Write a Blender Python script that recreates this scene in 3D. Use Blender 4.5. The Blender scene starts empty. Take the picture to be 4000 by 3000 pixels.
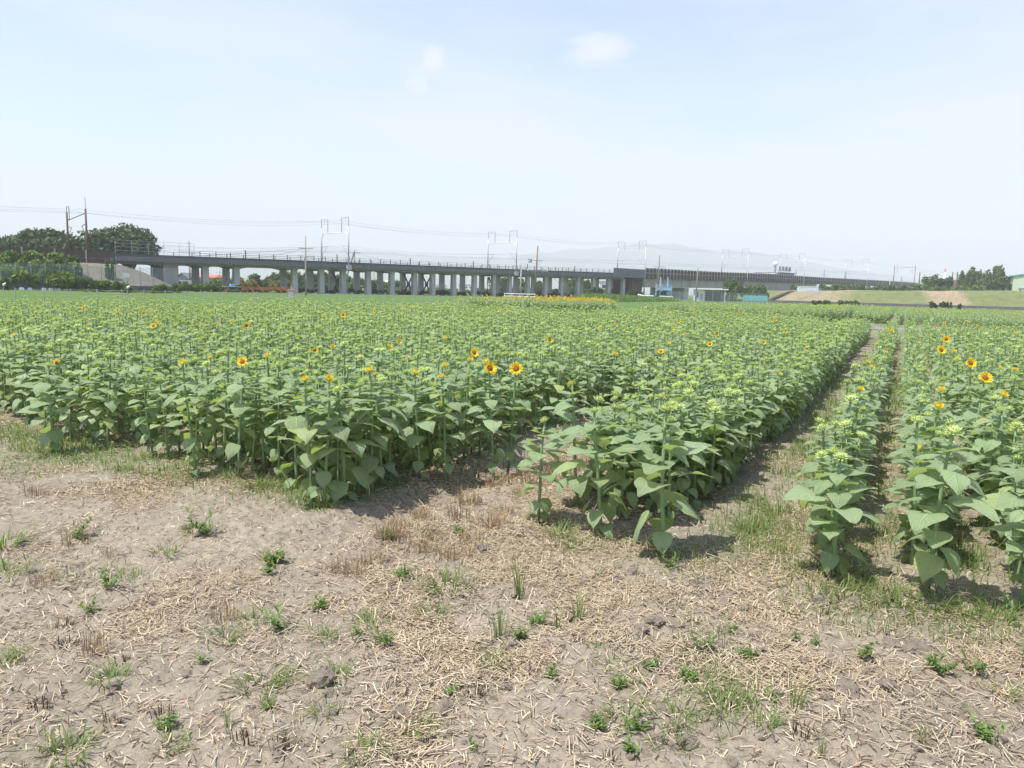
import bpy, math, random
import numpy as np
from mathutils import Matrix, Vector, noise as mnoise

# ------------------------------------------------------------------ camera, sky, sun, exposure
sc = bpy.context.scene
EYE = 1.65; FPX = 2890.0; PITCH = math.atan(366/2890); ROLL = math.radians(1.45)
cam = bpy.data.cameras.new('camera'); cam.sensor_width = 36; cam.lens = 36*FPX/4000
cam.clip_start = 0.05; cam.clip_end = 20000
camo = bpy.data.objects.new('camera', cam); sc.collection.objects.link(camo)
CM = Matrix.Rotation(math.pi/2-PITCH, 3, 'X') @ Matrix.Rotation(ROLL, 3, 'Z')
camo.matrix_world = Matrix.Translation((0, 0, EYE)) @ CM.to_4x4()
sc.camera = camo

SUN_EL = math.radians(66); SUN_AZ = math.atan2(-0.85, -0.52)      # azimuth from +Y towards +X
sun_dir = Vector((math.sin(SUN_AZ)*math.cos(SUN_EL), math.cos(SUN_AZ)*math.cos(SUN_EL), math.sin(SUN_EL)))
world = bpy.data.worlds.new('World'); sc.world = world; world.use_nodes = True
sl = bpy.data.lights.new('sun', 'SUN'); sl.energy = 3.3; sl.angle = math.radians(0.53); sl.color = (1, .945, .85)
slo = bpy.data.objects.new('sun', sl); sc.collection.objects.link(slo)
slo.rotation_euler = sun_dir.to_track_quat('Z', 'Y').to_euler()
SKY_STRENGTH = 0.108
vs = sc.view_settings
sc.display_settings.display_device = 'sRGB'
vs.view_transform = 'Standard'; vs.look = 'None'; vs.gamma = 1; vs.use_curve_mapping = False
vs.exposure = 1.20
cy = sc.cycles
cy.use_denoising = True; cy.max_bounces = 6; cy.diffuse_bounces = 3; cy.glossy_bounces = 2
cy.transmission_bounces = 3; cy.transparent_max_bounces = 8; cy.volume_bounces = 1
cy.use_adaptive_sampling = True; cy.adaptive_threshold = 0.015
cy.caustics_reflective = False; cy.caustics_refractive = False
sc.render.film_transparent = False

def ray(px, py):                       # direction of a photo pixel (4000 x 3000), scaled to Y = 1
    d = CM @ Vector(((px-2000)/FPX, -(py-1500)/FPX, -1.0))
    return d/d.y
def at(px, py, Y):                     # the point at depth Y seen there
    return Vector((0, 0, EYE)) + ray(px, py)*Y
def on_ground(px, py, z=0.0):
    d = ray(px, py); return Vector((0, 0, EYE)) + d*((z-EYE)/d.z)

# ---- world shader
nt = world.node_tree; N = nt.nodes; Lk = nt.links
N.clear()
wout = N.new('ShaderNodeOutputWorld'); bg = N.new('ShaderNodeBackground'); bg.inputs[1].default_value = SKY_STRENGTH
sky = N.new('ShaderNodeTexSky'); sky.sky_type = 'NISHITA'; sky.sun_disc = False
sky.sun_elevation = SUN_EL; sky.sun_rotation = SUN_AZ % (2*math.pi)
sky.air_density = 1.0; sky.dust_density = 1.2; sky.ozone_density = 1.3; sky.altitude = 10
tc = N.new('ShaderNodeTexCoord')
def vmath(op, a, b=None):
    n = N.new('ShaderNodeVectorMath'); n.operation = op
    for i, q in enumerate((a, b)):
        if q is None: continue
        if hasattr(q, 'is_linked') or hasattr(q, 'links'): Lk.new(q, n.inputs[i])
        else: n.inputs[i].default_value = q
    return n
def fmath(op, a, b=None, clamp=False):
    n = N.new('ShaderNodeMath'); n.operation = op; n.use_clamp = clamp
    for i, q in enumerate((a, b)):
        if q is None: continue
        if hasattr(q, 'links'): Lk.new(q, n.inputs[i])
        else: n.inputs[i].default_value = q
    return n.outputs[0]
mp = N.new('ShaderNodeMapping'); mp.inputs['Scale'].default_value = (1.0, 1.0, 3.6)
Lk.new(tc.outputs['Generated'], mp.inputs['Vector'])
def wnoise(scale, detail, rough, w=0.0):
    n = N.new('ShaderNodeTexNoise'); n.noise_dimensions = '4D'; n.inputs['Scale'].default_value = scale; n.inputs['W'].default_value = w
    n.inputs['Detail'].default_value = detail; n.inputs['Roughness'].default_value = rough; Lk.new(mp.outputs[0], n.inputs['Vector']); return n.outputs['Fac']
def mapr(v, a, b, c=0.0, d=1.0):
    n = N.new('ShaderNodeMapRange'); n.interpolation_type = 'SMOOTHSTEP'
    for i, q in enumerate((v, a, b, c, d)):
        if hasattr(q, 'links'): Lk.new(q, n.inputs[i])
        else: n.inputs[i].default_value = q
    return n.outputs[0]
veil = mapr(wnoise(2.3, 7, .55, 3.1), .38, .64, .22, .95)                 # broad thin cloud veil
sep = N.new('ShaderNodeSeparateXYZ'); Lk.new(tc.outputs['Generated'], sep.inputs[0])
low = mapr(sep.outputs['Z'], .62, .0, .0, 1.0)                   # veil thickens towards the horizon
veil_m = fmath('MULTIPLY', veil, low)
detail = wnoise(9, 6, .6, 7.7)
def puff(px, py, rx, ry, k):                                     # one small cloud in its direction
    d = ray(px, py).normalized()
    s = vmath('SUBTRACT', tc.outputs['Generated'], tuple(d))
    s2 = vmath('MULTIPLY', s.outputs[0], (1/rx, 1/rx, 1/ry))
    ln = vmath('LENGTH', s2.outputs[0]).outputs['Value']
    ln = fmath('ADD', ln, fmath('MULTIPLY', fmath('SUBTRACT', detail, .5), 2.6))
    return mapr(ln, 1.1, .15, 0, k)
clouds = veil_m
for a in ((1690, 235, .024, .022, 1.0), (1640, 320, .022, .022, .8), (2340, 205, .062, .024, .85), (2520, 245, .060, .014, .3), (1720, 480, .10, .012, .6),
          (1430, 815, .07, .010, .8), (2230, 830, .10, .020, .95), (2650, 690, .17, .034, .95), (3250, 620, .24, .038, .85), (800, 800, .09, .012, .7), (1950, 820, .09, .016, .85), (2800, 780, .16, .022, .9), (3500, 780, .16, .022, .7), (1150, 560, .12, .014, .45), (3100, 120, .10, .02, .35)):
    clouds = fmath('MAXIMUM', clouds, puff(*a))
mx = N.new('ShaderNodeMix'); mx.data_type = 'RGBA'
Lk.new(clouds, mx.inputs['Factor']); Lk.new(sky.outputs[0], mx.inputs['A']); mx.inputs['B'].default_value = (3.75, 3.85, 4.4, 1)
Lk.new(mx.outputs['Result'], bg.inputs[0]); Lk.new(bg.outputs[0], wout.inputs[0])

# ------------------------------------------------------------------ helpers
rng = np.random.default_rng(11); random.seed(5)
COL = sc.collection
def link(o, parent=None):
    COL.objects.link(o)
    if parent is not None: o.parent = parent
    return o
def tag(o, label=None, cat=None, group=None, kind=None):
    if label: o['label'] = label
    if cat: o['category'] = cat
    if group: o['group'] = group
    if kind: o['kind'] = kind
    return o
def empty(name, loc=(0, 0, 0), rz=0.0, label=None, cat=None, group=None):
    o = bpy.data.objects.new(name, None); o.empty_display_size = .2; o.location = loc; o.rotation_euler = (0, 0, rz)
    link(o); return tag(o, label, cat, group)
def obj(name, me, parent=None, loc=None, rot=None, scale=None):
    o = bpy.data.objects.new(name, me); link(o, parent)
    if loc is not None: o.location = loc
    if rot is not None: o.rotation_euler = rot
    if scale is not None: o.scale = scale if hasattr(scale, '__len__') else (scale,)*3
    return o
def np_mesh(name, verts, faces, mats=(), midx=None, smooth=False, uv=None):
    """verts (n,3); faces = list of int arrays of shape (m,3) or (m,4)"""
    me = bpy.data.meshes.new(name)
    if not isinstance(faces, (list, tuple)): faces = [faces]
    faces = [np.asarray(f, dtype=np.int32) for f in faces if len(f)]
    verts = np.asarray(verts, dtype=np.float32)
    me.vertices.add(len(verts)); me.vertices.foreach_set('co', verts.ravel())
    loops = np.concatenate([f.ravel() for f in faces]); tot = np.concatenate([np.full(len(f), f.shape[1], dtype=np.int32) for f in faces])
    st = np.concatenate([[0], np.cumsum(tot)[:-1]]).astype(np.int32)
    me.loops.add(len(loops)); me.loops.foreach_set('vertex_index', loops)
    me.polygons.add(len(tot)); me.polygons.foreach_set('loop_start', st)
    try: me.polygons.foreach_set('loop_total', tot)
    except Exception: pass
    for m in mats: me.materials.append(m)
    if midx is not None: me.polygons.foreach_set('material_index', np.asarray(midx, dtype=np.int32))
    if smooth: me.polygons.foreach_set('use_smooth', np.ones(len(tot), dtype=bool))
    if uv is not None:
        l = me.uv_layers.new(name='UVMap'); l.data.foreach_set('uv', np.asarray(uv, dtype=np.float32)[loops].ravel())
    me.update(calc_edges=True); me.validate()
    return me

class MB:
    """collects shapes into one mesh"""
    def __init__(s): s.v = []; s.f = []; s.m = []
    def add(s, vs, fs, mi=0):
        n = len(s.v); s.v += [tuple(p) for p in vs]; s.f += [tuple(i+n for i in f) for f in fs]; s.m += [mi]*len(fs); return s
    def hexa(s, p, mi=0):     # 8 points: bottom loop 0-3, top loop 4-7
        return s.add(p, [(3, 2, 1, 0), (4, 5, 6, 7), (0, 1, 5, 4), (1, 2, 6, 5), (2, 3, 7, 6), (3, 0, 4, 7)], mi)
    def box(s, c, d, mi=0, rz=0.0):
        x, y, z = (q/2 for q in d); ca, sa = math.cos(rz), math.sin(rz)
        P = [(-x, -y, -z), (x, -y, -z), (x, y, -z), (-x, y, -z), (-x, -y, z), (x, -y, z), (x, y, z), (-x, y, z)]
        return s.hexa([(c[0]+a*ca-b*sa, c[1]+a*sa+b*ca, c[2]+e) for a, b, e in P], mi)
    def tube(s, pts, r, n=6, mi=0, caps=True):
        pts = [Vector(p) for p in pts]; rs = r if hasattr(r, '__len__') else [r]*len(pts)
        vs, fs = [], []; up = None
        for i, p in enumerate(pts):
            t = (pts[min(i+1, len(pts)-1)]-pts[max(i-1, 0)]).normalized()
            if up is None: up = Vector((0, 0, 1)) if abs(t.z) < .9 else Vector((1, 0, 0))
            a = t.cross(up)
            if a.length < 1e-5: a = t.orthogonal()
            a.normalize(); b = a.cross(t).normalized(); up = b
            for k in range(n):
                q = 2*math.pi*k/n+math.pi/n; vs.append(p+(a*math.cos(q)+b*math.sin(q))*rs[i])
        for i in range(len(pts)-1):
            for k in range(n):
                fs.append((i*n+k, i*n+(k+1) % n, (i+1)*n+(k+1) % n, (i+1)*n+k))
        if caps: fs += [tuple(range(n-1, -1, -1)), tuple((len(pts)-1)*n+k for k in range(n))]
        return s.add(vs, fs, mi)
    def prism(s, poly, a, b, mi=0):   # poly of (y,z) swept along x from a to b
        n = len(poly); vs = [(a, y, z) for y, z in poly]+[(b, y, z) for y, z in poly]
        return s.add(vs, [tuple(range(n-1, -1, -1)), tuple(range(n, 2*n))]+[(i, (i+1) % n, n+(i+1) % n, n+i) for i in range(n)], mi)
    def mesh(s, name, mats, smooth=False):
        me = bpy.data.meshes.new(name); me.from_pydata(s.v, [], s.f)
        for m in (mats if isinstance(mats, (list, tuple)) else [mats]): me.materials.append(m)
        me.polygons.foreach_set('material_index', s.m)
        if smooth: me.polygons.foreach_set('use_smooth', [True]*len(s.f))
        import bmesh
        bm = bmesh.new(); bm.from_mesh(me); bmesh.ops.recalc_face_normals(bm, faces=bm.faces); bm.to_mesh(me); bm.free()
        me.update(); return me
    def build(s, name, mats, parent=None, loc=None, smooth=False):
        return obj(name, s.mesh(name, mats, smooth), parent, loc)

def lattice(ix, iy, seed):
    h = (ix.astype(np.int64)*374761393 + iy.astype(np.int64)*668265263 + seed*974711) & 0xffffffff
    h = ((h ^ (h >> 13))*1274126177) & 0xffffffff
    return ((h ^ (h >> 16)) & 0xffff)/65535.0
def vnoise(x, y, seed=0):
    x = np.asarray(x, float); y = np.asarray(y, float)
    ix = np.floor(x); iy = np.floor(y); fx = x-ix; fy = y-iy
    fx = fx*fx*fx*(fx*(fx*6-15)+10); fy = fy*fy*fy*(fy*(fy*6-15)+10)
    a = lattice(ix, iy, seed); b = lattice(ix+1, iy, seed); c = lattice(ix, iy+1, seed); d = lattice(ix+1, iy+1, seed)
    return (a*(1-fx)+b*fx)*(1-fy)+(c*(1-fx)+d*fx)*fy
def fbm(x, y, seed=0, o=3):
    s = 0; a = .5; t = 0
    for k in range(o):
        s = s+a*vnoise(x*2**k+17.3*k, y*2**k-9.1*k, seed+k*31); t += a; a *= .5
    return s/t
def sstep(a, b, x):
    t = np.clip((x-a)/(b-a), 0, 1); return t*t*(3-2*t)

def spike(V_, F_, MI, base, tip, w, up, mi, bend=0.0):
    """a pointed bract or petal as two quads + tip"""
    base = Vector(base); tip = Vector(tip); d = tip-base; s = d.cross(Vector(up)).normalized()*w; u = s.cross(d).normalized()
    n = len(V_)
    q = [base-s*.55, base+s*.55, base+d*.45-s+u*bend, base+d*.45+s+u*bend, base+d*.8-s*.55+u*bend*.7, base+d*.8+s*.55+u*bend*.7, tip]
    V_ += [tuple(p) for p in q]
    F_ += [[n, n+1, n+3, n+2], [n+2, n+3, n+5, n+4], [n+4, n+5, n+6, n+6]]; MI += [mi]*3
def dome(V_, F_, MI, c, r, h, seg, ring, mi, down=0.35):
    n = len(V_); c = Vector(c)
    for j in range(ring+1):
        a = -math.pi/2*down*2+(math.pi/2+math.pi*down)*j/ring
        for k in range(seg):
            q = 2*math.pi*k/seg; V_.append((c.x+r*math.cos(a)*math.cos(q), c.y+r*math.cos(a)*math.sin(q), c.z+h*math.sin(a)))
    for j in range(ring):
        for k in range(seg): F_.append([n+j*seg+k, n+j*seg+(k+1) % seg, n+(j+1)*seg+(k+1) % seg, n+(j+1)*seg+k]); MI.append(mi)

# ------------------------------------------------------------------ materials
def new_mat(name):
    m = bpy.data.materials.new(name); m.use_nodes = True; t = m.node_tree
    return m, t, t.nodes['Principled BSDF']
def ramp_mix(t, fac, c1, c2):
    n = t.nodes.new('ShaderNodeMix'); n.data_type = 'RGBA'
    t.links.new(fac, n.inputs['Factor'])
    for k, c in (('A', c1), ('B', c2)):
        if hasattr(c, 'links'): t.links.new(c, n.inputs[k])
        else: n.inputs[k].default_value = (*c, 1)
    return n.outputs['Result']
def tnoise(t, scale, detail=4, rough=.6, coord='Object', stretch=None):
    c = t.nodes.new('ShaderNodeTexCoord'); n = t.nodes.new('ShaderNodeTexNoise'); v = c.outputs[coord]
    if stretch:
        m = t.nodes.new('ShaderNodeMapping'); m.inputs['Scale'].default_value = stretch; t.links.new(v, m.inputs[0]); v = m.outputs[0]
    t.links.new(v, n.inputs['Vector']); n.inputs['Scale'].default_value = scale; n.inputs['Detail'].default_value = detail; n.inputs['Roughness'].default_value = rough
    return n.outputs['Fac']
def trange(t, v, a, b, c=0., d=1.):
    n = t.nodes.new('ShaderNodeMapRange'); t.links.new(v, n.inputs[0])
    for i, q in zip((1, 2, 3, 4), (a, b, c, d)): n.inputs[i].default_value = q
    return n.outputs[0]
def tmath(t, op, a, b=None):
    n = t.nodes.new('ShaderNodeMath'); n.operation = op
    for i, q in enumerate((a, b)):
        if q is None: continue
        if hasattr(q, 'links'): t.links.new(q, n.inputs[i])
        else: n.inputs[i].default_value = q
    return n.outputs[0]
def surf(name, c, rough=.75, var=.25, scale=1.2, stain=None, stretch=None, metal=0., bump=0., spec=.3):
    m, t, b = new_mat(name)
    f = trange(t, tnoise(t, scale, 6, .62, stretch=stretch), .3, .7)
    col = ramp_mix(t, f, tuple(q*(1-var) for q in c), tuple(min(1, q*(1+var*.7)) for q in c))
    if stain:
        f2 = trange(t, tnoise(t, scale*.45, 5, .7, stretch=(1, 1, .25)), .52, .75)
        col = ramp_mix(t, f2, col, stain)
    t.links.new(col, b.inputs['Base Color']); b.inputs['Roughness'].default_value = rough; b.inputs['Metallic'].default_value = metal
    b.inputs['Specular IOR Level'].default_value = spec
    if bump:
        n = t.nodes.new('ShaderNodeBump'); n.inputs['Strength'].default_value = bump; n.inputs['Distance'].default_value = .03
        t.links.new(tnoise(t, scale*9, 4, .6), n.inputs['Height']); t.links.new(n.outputs[0], b.inputs['Normal'])
    return m
def leaf_mat(name, c, trans, tmix=.35, rough=.5, spec=.35, veins=False, var=.3, rnd=True):
    m, t, b = new_mat(name)
    g = t.nodes.new('ShaderNodeNewGeometry'); oi = t.nodes.new('ShaderNodeObjectInfo')
    f = tmath(t, 'FRACT', tmath(t, 'ADD', tmath(t, 'MULTIPLY', g.outputs['Random Per Island'], 3.7), tmath(t, 'MULTIPLY', oi.outputs['Random'], 7.3)))
    col = ramp_mix(t, f, tuple(q*(1-var) for q in c), tuple(min(1, q*(1+var)) for q in c))
    if veins: col = ramp_mix(t, trange(t, f, .93, .97, 0, .55), col, (c[0]*1.7, c[1]*1.25, c[2]*.55))
    f0 = trange(t, tnoise(t, 5 if veins else 1.5, 3), .3, .7, 0, .5)
    col = ramp_mix(t, f0, col, (c[0]*1.25, c[1]*1.12, c[2]*.8))
    if veins:
        uvn = t.nodes.new('ShaderNodeUVMap'); s = t.nodes.new('ShaderNodeSeparateXYZ'); t.links.new(uvn.outputs[0], s.inputs[0])
        a = tmath(t, 'ABSOLUTE', tmath(t, 'SUBTRACT', s.outputs['X'], .5))
        mid = trange(t, a, .012, .035, 1, 0)
        sv = tmath(t, 'SINE', tmath(t, 'MULTIPLY', tmath(t, 'SUBTRACT', s.outputs['Y'], tmath(t, 'MULTIPLY', a, .75)), 42))
        side = trange(t, sv, .90, 1.0, 0, .45)
        vm = tmath(t, 'MAXIMUM', mid, side)
        col = ramp_mix(t, tmath(t, 'MULTIPLY', vm, .7), col, (c[0]*2.2, c[1]*1.75, c[2]*1.9))
        bp = t.nodes.new('ShaderNodeBump'); bp.inputs['Strength'].default_value = .9; bp.inputs['Distance'].default_value = .008
        t.links.new(tmath(t, 'ADD', tmath(t, 'MULTIPLY', vm, -1), tmath(t, 'MULTIPLY', tnoise(t, 60, 2), .6)), bp.inputs['Height'])
        t.links.new(bp.outputs[0], b.inputs['Normal'])
    t.links.new(col, b.inputs['Base Color']); b.inputs['Roughness'].default_value = rough; b.inputs['Specular IOR Level'].default_value = spec
    tr = t.nodes.new('ShaderNodeBsdfTranslucent'); tr.inputs[0].default_value = (*trans, 1)
    ms = t.nodes.new('ShaderNodeMixShader'); ms.inputs[0].default_value = tmix
    t.links.new(b.outputs[0], ms.inputs[1]); t.links.new(tr.outputs[0], ms.inputs[2]); t.links.new(ms.outputs[0], t.nodes['Material Output'].inputs[0])
    return m

M = {}
M['leaf'] = leaf_mat('sunflower_leaf', (.265, .372, .218), (.48, .62, .155), .33, .42, .5, True, .24)
M['stem'] = surf('sunflower_stem', (.215, .31, .15), .6, .2, 14, spec=.3)
M['bud'] = leaf_mat('sunflower_bud', (.46, .56, .21), (.50, .60, .15), .22, .55, .3, False, .28)
M['bract'] = leaf_mat('sunflower_bract', (.42, .54, .22), (.50, .62, .17), .28, .5, .3, False, .3)
M['petal'] = leaf_mat('sunflower_petal', (.82, .57, .02), (.85, .60, .02), .35, .5, .3, False, .15)
M['disc'] = surf('sunflower_disc', (.20, .085, .012), .9, .5, 120)
M['disc_yellow'] = surf('sunflower_disc_young', (.52, .36, .03), .8, .35, 90)
M['rotten'] = leaf_mat('rotted_straw', (.085, .062, .045), (.1, .07, .05), .05, .8, .15, False, .4)
M['straw'] = leaf_mat('straw', (.53, .45, .345), (.50, .42, .31), .10, .55, .3, False, .38)
M['stubble'] = leaf_mat('stubble', (.325, .245, .16), (.5, .35, .2), .12, .6, .25, False, .35)
M['grass'] = leaf_mat('grass_blade', (.14, .205, .068), (.24, .36, .04), .35, .5, .3, False, .4)
M['weed'] = leaf_mat('weed_leaf', (.125, .195, .06), (.22, .36, .04), .32, .5, .35, False, .4)
M['clod'] = surf('soil_clod', (.285, .243, .198), .95, .3, 12, bump=.6, spec=.1)
M['concrete'] = surf('weathered_concrete', (.42, .41, .40), .85, .18, .6, stain=(.26, .25, .25), bump=.15)
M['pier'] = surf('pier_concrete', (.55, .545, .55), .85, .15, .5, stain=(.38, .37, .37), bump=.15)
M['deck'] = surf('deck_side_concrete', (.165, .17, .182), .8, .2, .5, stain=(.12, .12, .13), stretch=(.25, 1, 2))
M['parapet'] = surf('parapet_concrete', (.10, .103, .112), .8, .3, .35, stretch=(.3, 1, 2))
M['dark_steel'] = surf('dark_steel', (.05, .052, .058), .55, .3, 2, metal=.3)
M['grey_steel'] = surf('galvanised_steel', (.42, .44, .46), .45, .15, 3, metal=.5)
M['mast'] = surf('pale_mast_steel', (.45, .46, .475), .5, .12, 3, metal=.3)
M['rust'] = surf('rusty_steel', (.13, .075, .055), .8, .35, 2)
M['rail'] = surf('railing_steel', (.09, .095, .11), .5, .2, 3, metal=.4)
M['barrier'] = surf('noise_barrier_steel', (.17, .18, .20), .55, .18, .5, stretch=(6, 1, .6))
M['panel'] = surf('brown_wall_panel', (.075, .055, .05), .75, .35, 1.5)
M['post'] = surf('grey_post', (.40, .38, .37), .7, .25, 2)
M['girder'] = surf('girder_paint', (.36, .355, .34), .6, .12, .5, stain=(.26, .24, .22))
M['brown_wall'] = surf('dark_brown_wall', (.105, .07, .055), .85, .35, .8, bump=.2)
M['block'] = surf('dark_block_wall', (.125, .11, .105), .9, .4, 1.6, bump=.3)
M['pitching'] = surf('slope_pitching', (.165, .148, .125), .9, .35, .9, stain=(.13, .15, .07), bump=.4)
M['bank'] = surf('weedy_bank', (.10, .15, .045), .95, .4, .8, stain=(.22, .19, .11), bump=.5)
M['wood_pole'] = surf('wood_pole', (.20, .165, .14), .8, .25, 3, stretch=(4, 4, .4))
M['conc_pole'] = surf('concrete_pole', (.33, .31, .30), .8, .15, 2)
M['wire'] = surf('wire', (.10, .105, .115), .5, .1, 2)
M['orange'] = surf('orange_paint', (.42, .16, .065), .6, .3, 1.5, stain=(.32, .10, .04))
M['white'] = surf('white_paint', (.78, .79, .80), .5, .08, 1)
M['offwhite'] = surf('offwhite_wall', (.66, .67, .66), .7, .1, .6, stain=(.5, .5, .48))
M['blue'] = surf('light_blue_paint', (.30, .52, .74), .5, .12, 1.5)
M['deepblue'] = surf('blue_tarp', (.06, .22, .55), .5, .2, 2)
M['teal'] = surf('teal_net', (.16, .47, .46), .7, .2, 1.5)
M['grey'] = surf('grey_cladding', (.30, .31, .33), .7, .15, .8)
M['roof_red'] = surf('orange_tile_roof', (.50, .17, .09), .75, .25, 3)
M['roof_grey'] = surf('grey_tile_roof', (.17, .18, .20), .7, .25, 3)
M['roof_green'] = surf('green_metal_roof', (.25, .36, .33), .6, .15, 2)
M['beige'] = surf('beige_render', (.55, .45, .34), .8, .1, 1)
M['green_wall'] = surf('pale_green_wall', (.50, .60, .44), .7, .08, .6)
M['asphalt'] = surf('asphalt', (.07, .07, .075), .9, .2, 6, bump=.3)
M['wallgrey'] = surf('low_wall_concrete', (.12, .12, .13), .9, .3, .6)
M['path'] = surf('paved_path', (.20, .205, .225), .85, .12, 2)
M['trunk'] = surf('bark', (.12, .095, .075), .9, .3, 5)
M['glass'] = surf('window_glass', (.035, .045, .055), .12, .1, 1, spec=.6)
M['black'] = surf('black_rubber', (.02, .02, .022), .6, .2, 2)
M['red'] = surf('red_paint', (.60, .06, .05), .6, .1, 1)
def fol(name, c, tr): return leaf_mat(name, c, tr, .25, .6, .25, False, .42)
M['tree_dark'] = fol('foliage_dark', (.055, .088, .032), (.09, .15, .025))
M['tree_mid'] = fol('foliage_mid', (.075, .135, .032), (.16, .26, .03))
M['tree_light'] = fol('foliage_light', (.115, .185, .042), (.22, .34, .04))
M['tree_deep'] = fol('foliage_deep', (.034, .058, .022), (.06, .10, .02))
M['reed'] = fol('reed_leaf', (.13, .215, .06), (.25, .38, .06))

# ------------------------------------------------------------------ ground
AZ = math.radians(27.7); CU, SU = math.cos(AZ), math.sin(AZ)          # rows of sunflowers run along u
def uv_of(x, y): return x*SU+y*CU, x*CU-y*SU
def xy_of(u, v): return u*SU+v*CU, u*CU-v*SU
def ditch(u, v): return sstep(3.4, 4.6, u)*np.exp(-((v+3.22)/.26)**2)*(1-sstep(50, 56, u))
def gz(x, y, fine=True):
    x = np.asarray(x, float); y = np.asarray(y, float); u, v = uv_of(x, y)
    fade = 1-sstep(40, 90, np.hypot(x, y))
    z = (.055*(fbm(x*.55, y*.55, 3, 2)-.5) + .030*(fbm(x*2.2, y*2.2, 9, 2)-.5))*fade - .11*ditch(u, v)
    z = z + .018*np.sin(v*2*math.pi/.62)*sstep(2.5, 4, u)*fade*.5
    if fine:
        near = 1-sstep(9, 16, y)
        r = .35+.9*sstep(.35, .7, fbm(x*.8+5, y*.8, 21, 2))
        z = z + near*r*(.040*(fbm(x*7, y*7, 41, 3)-.5) + .022*np.maximum(fbm(x*17, y*17, 47, 2)-.48, 0) + .013*(vnoise(x*38, y*38, 55)-.5))
        n = fbm(x*5, y*5, 77, 3); crack = 1-sstep(.0, .018, np.abs(n-.5)); z = z - near*.022*crack*sstep(.38, .58, fbm(x*1.3, y*1.3, 5, 2))
    return z
def straw_density(x, y):
    """share of straw cover on the bare headland, 0..1"""
    u, v = uv_of(x, y)
    d = .16+.80*sstep(.42, .62, fbm(x*.8+3, y*.8+8, 63, 3))
    d = d + .55*np.exp(-((v+2.7)/.7)**2)*sstep(3.0, 4.2, u)             # harvested strip
    d = d + .40*np.exp(-((u-3.7)/.7)**2)*sstep(-3.2, -2.0, v)            # belt in front of the middle rows
    d = d*(.18+.95*sstep(.34, .62, fbm(x*2.3, y*2.3, 33, 3)))
    d = d*(1-.45*(1-sstep(2.6, 3.4, y)))*(1-.35*sstep(-.4, -1.6, x)*(1-sstep(4.5, 5.5, y)))
    return np.clip(d, 0, 1)
def grass_density(x, y):
    u, v = uv_of(x, y)
    a = np.exp(-((v+.72)/.30)**2)*sstep(4.2, 5.4, u)*1.3                    # worn path
    a = a + (np.exp(-((v+.02)/.13)**2)+np.exp(-((v-.46)/.13)**2)+np.exp(-((v-.9)/.13)**2))*sstep(4.0, 5.0, u)*1.2
    a = a + np.exp(-((u-4.25)/.34)**2)*(1.5*sstep(-3.4, -3.9, v)+.32*sstep(-.6, -.2, v)+.35*np.exp(-((v+1.4)/.5)**2))
    a = a + .35*np.exp(-((v+3.65)/.2)**2)*sstep(4, 5, u)
    a = a*(.25+1.1*sstep(.38, .62, fbm(x*1.7+2, y*1.7, 91, 3)))
    h = sstep(.60, .74, fbm(x*1.25-4, y*1.25+2, 14, 3))*(1-sstep(3.8, 4.4, u))*.42
    return np.clip(a+h, 0, 1)
def field_edge(x, y):                                                    # the far edge runs parallel to the railway
    r = x/np.maximum(y, .1); return 44+18*sstep(-.20, -.175, r)*(1-sstep(.115, .15, r))+3*sstep(.15, .2, r)
def in_field(x, y):
    return (y < x+field_edge(x, y)) & (y > 2)

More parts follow.
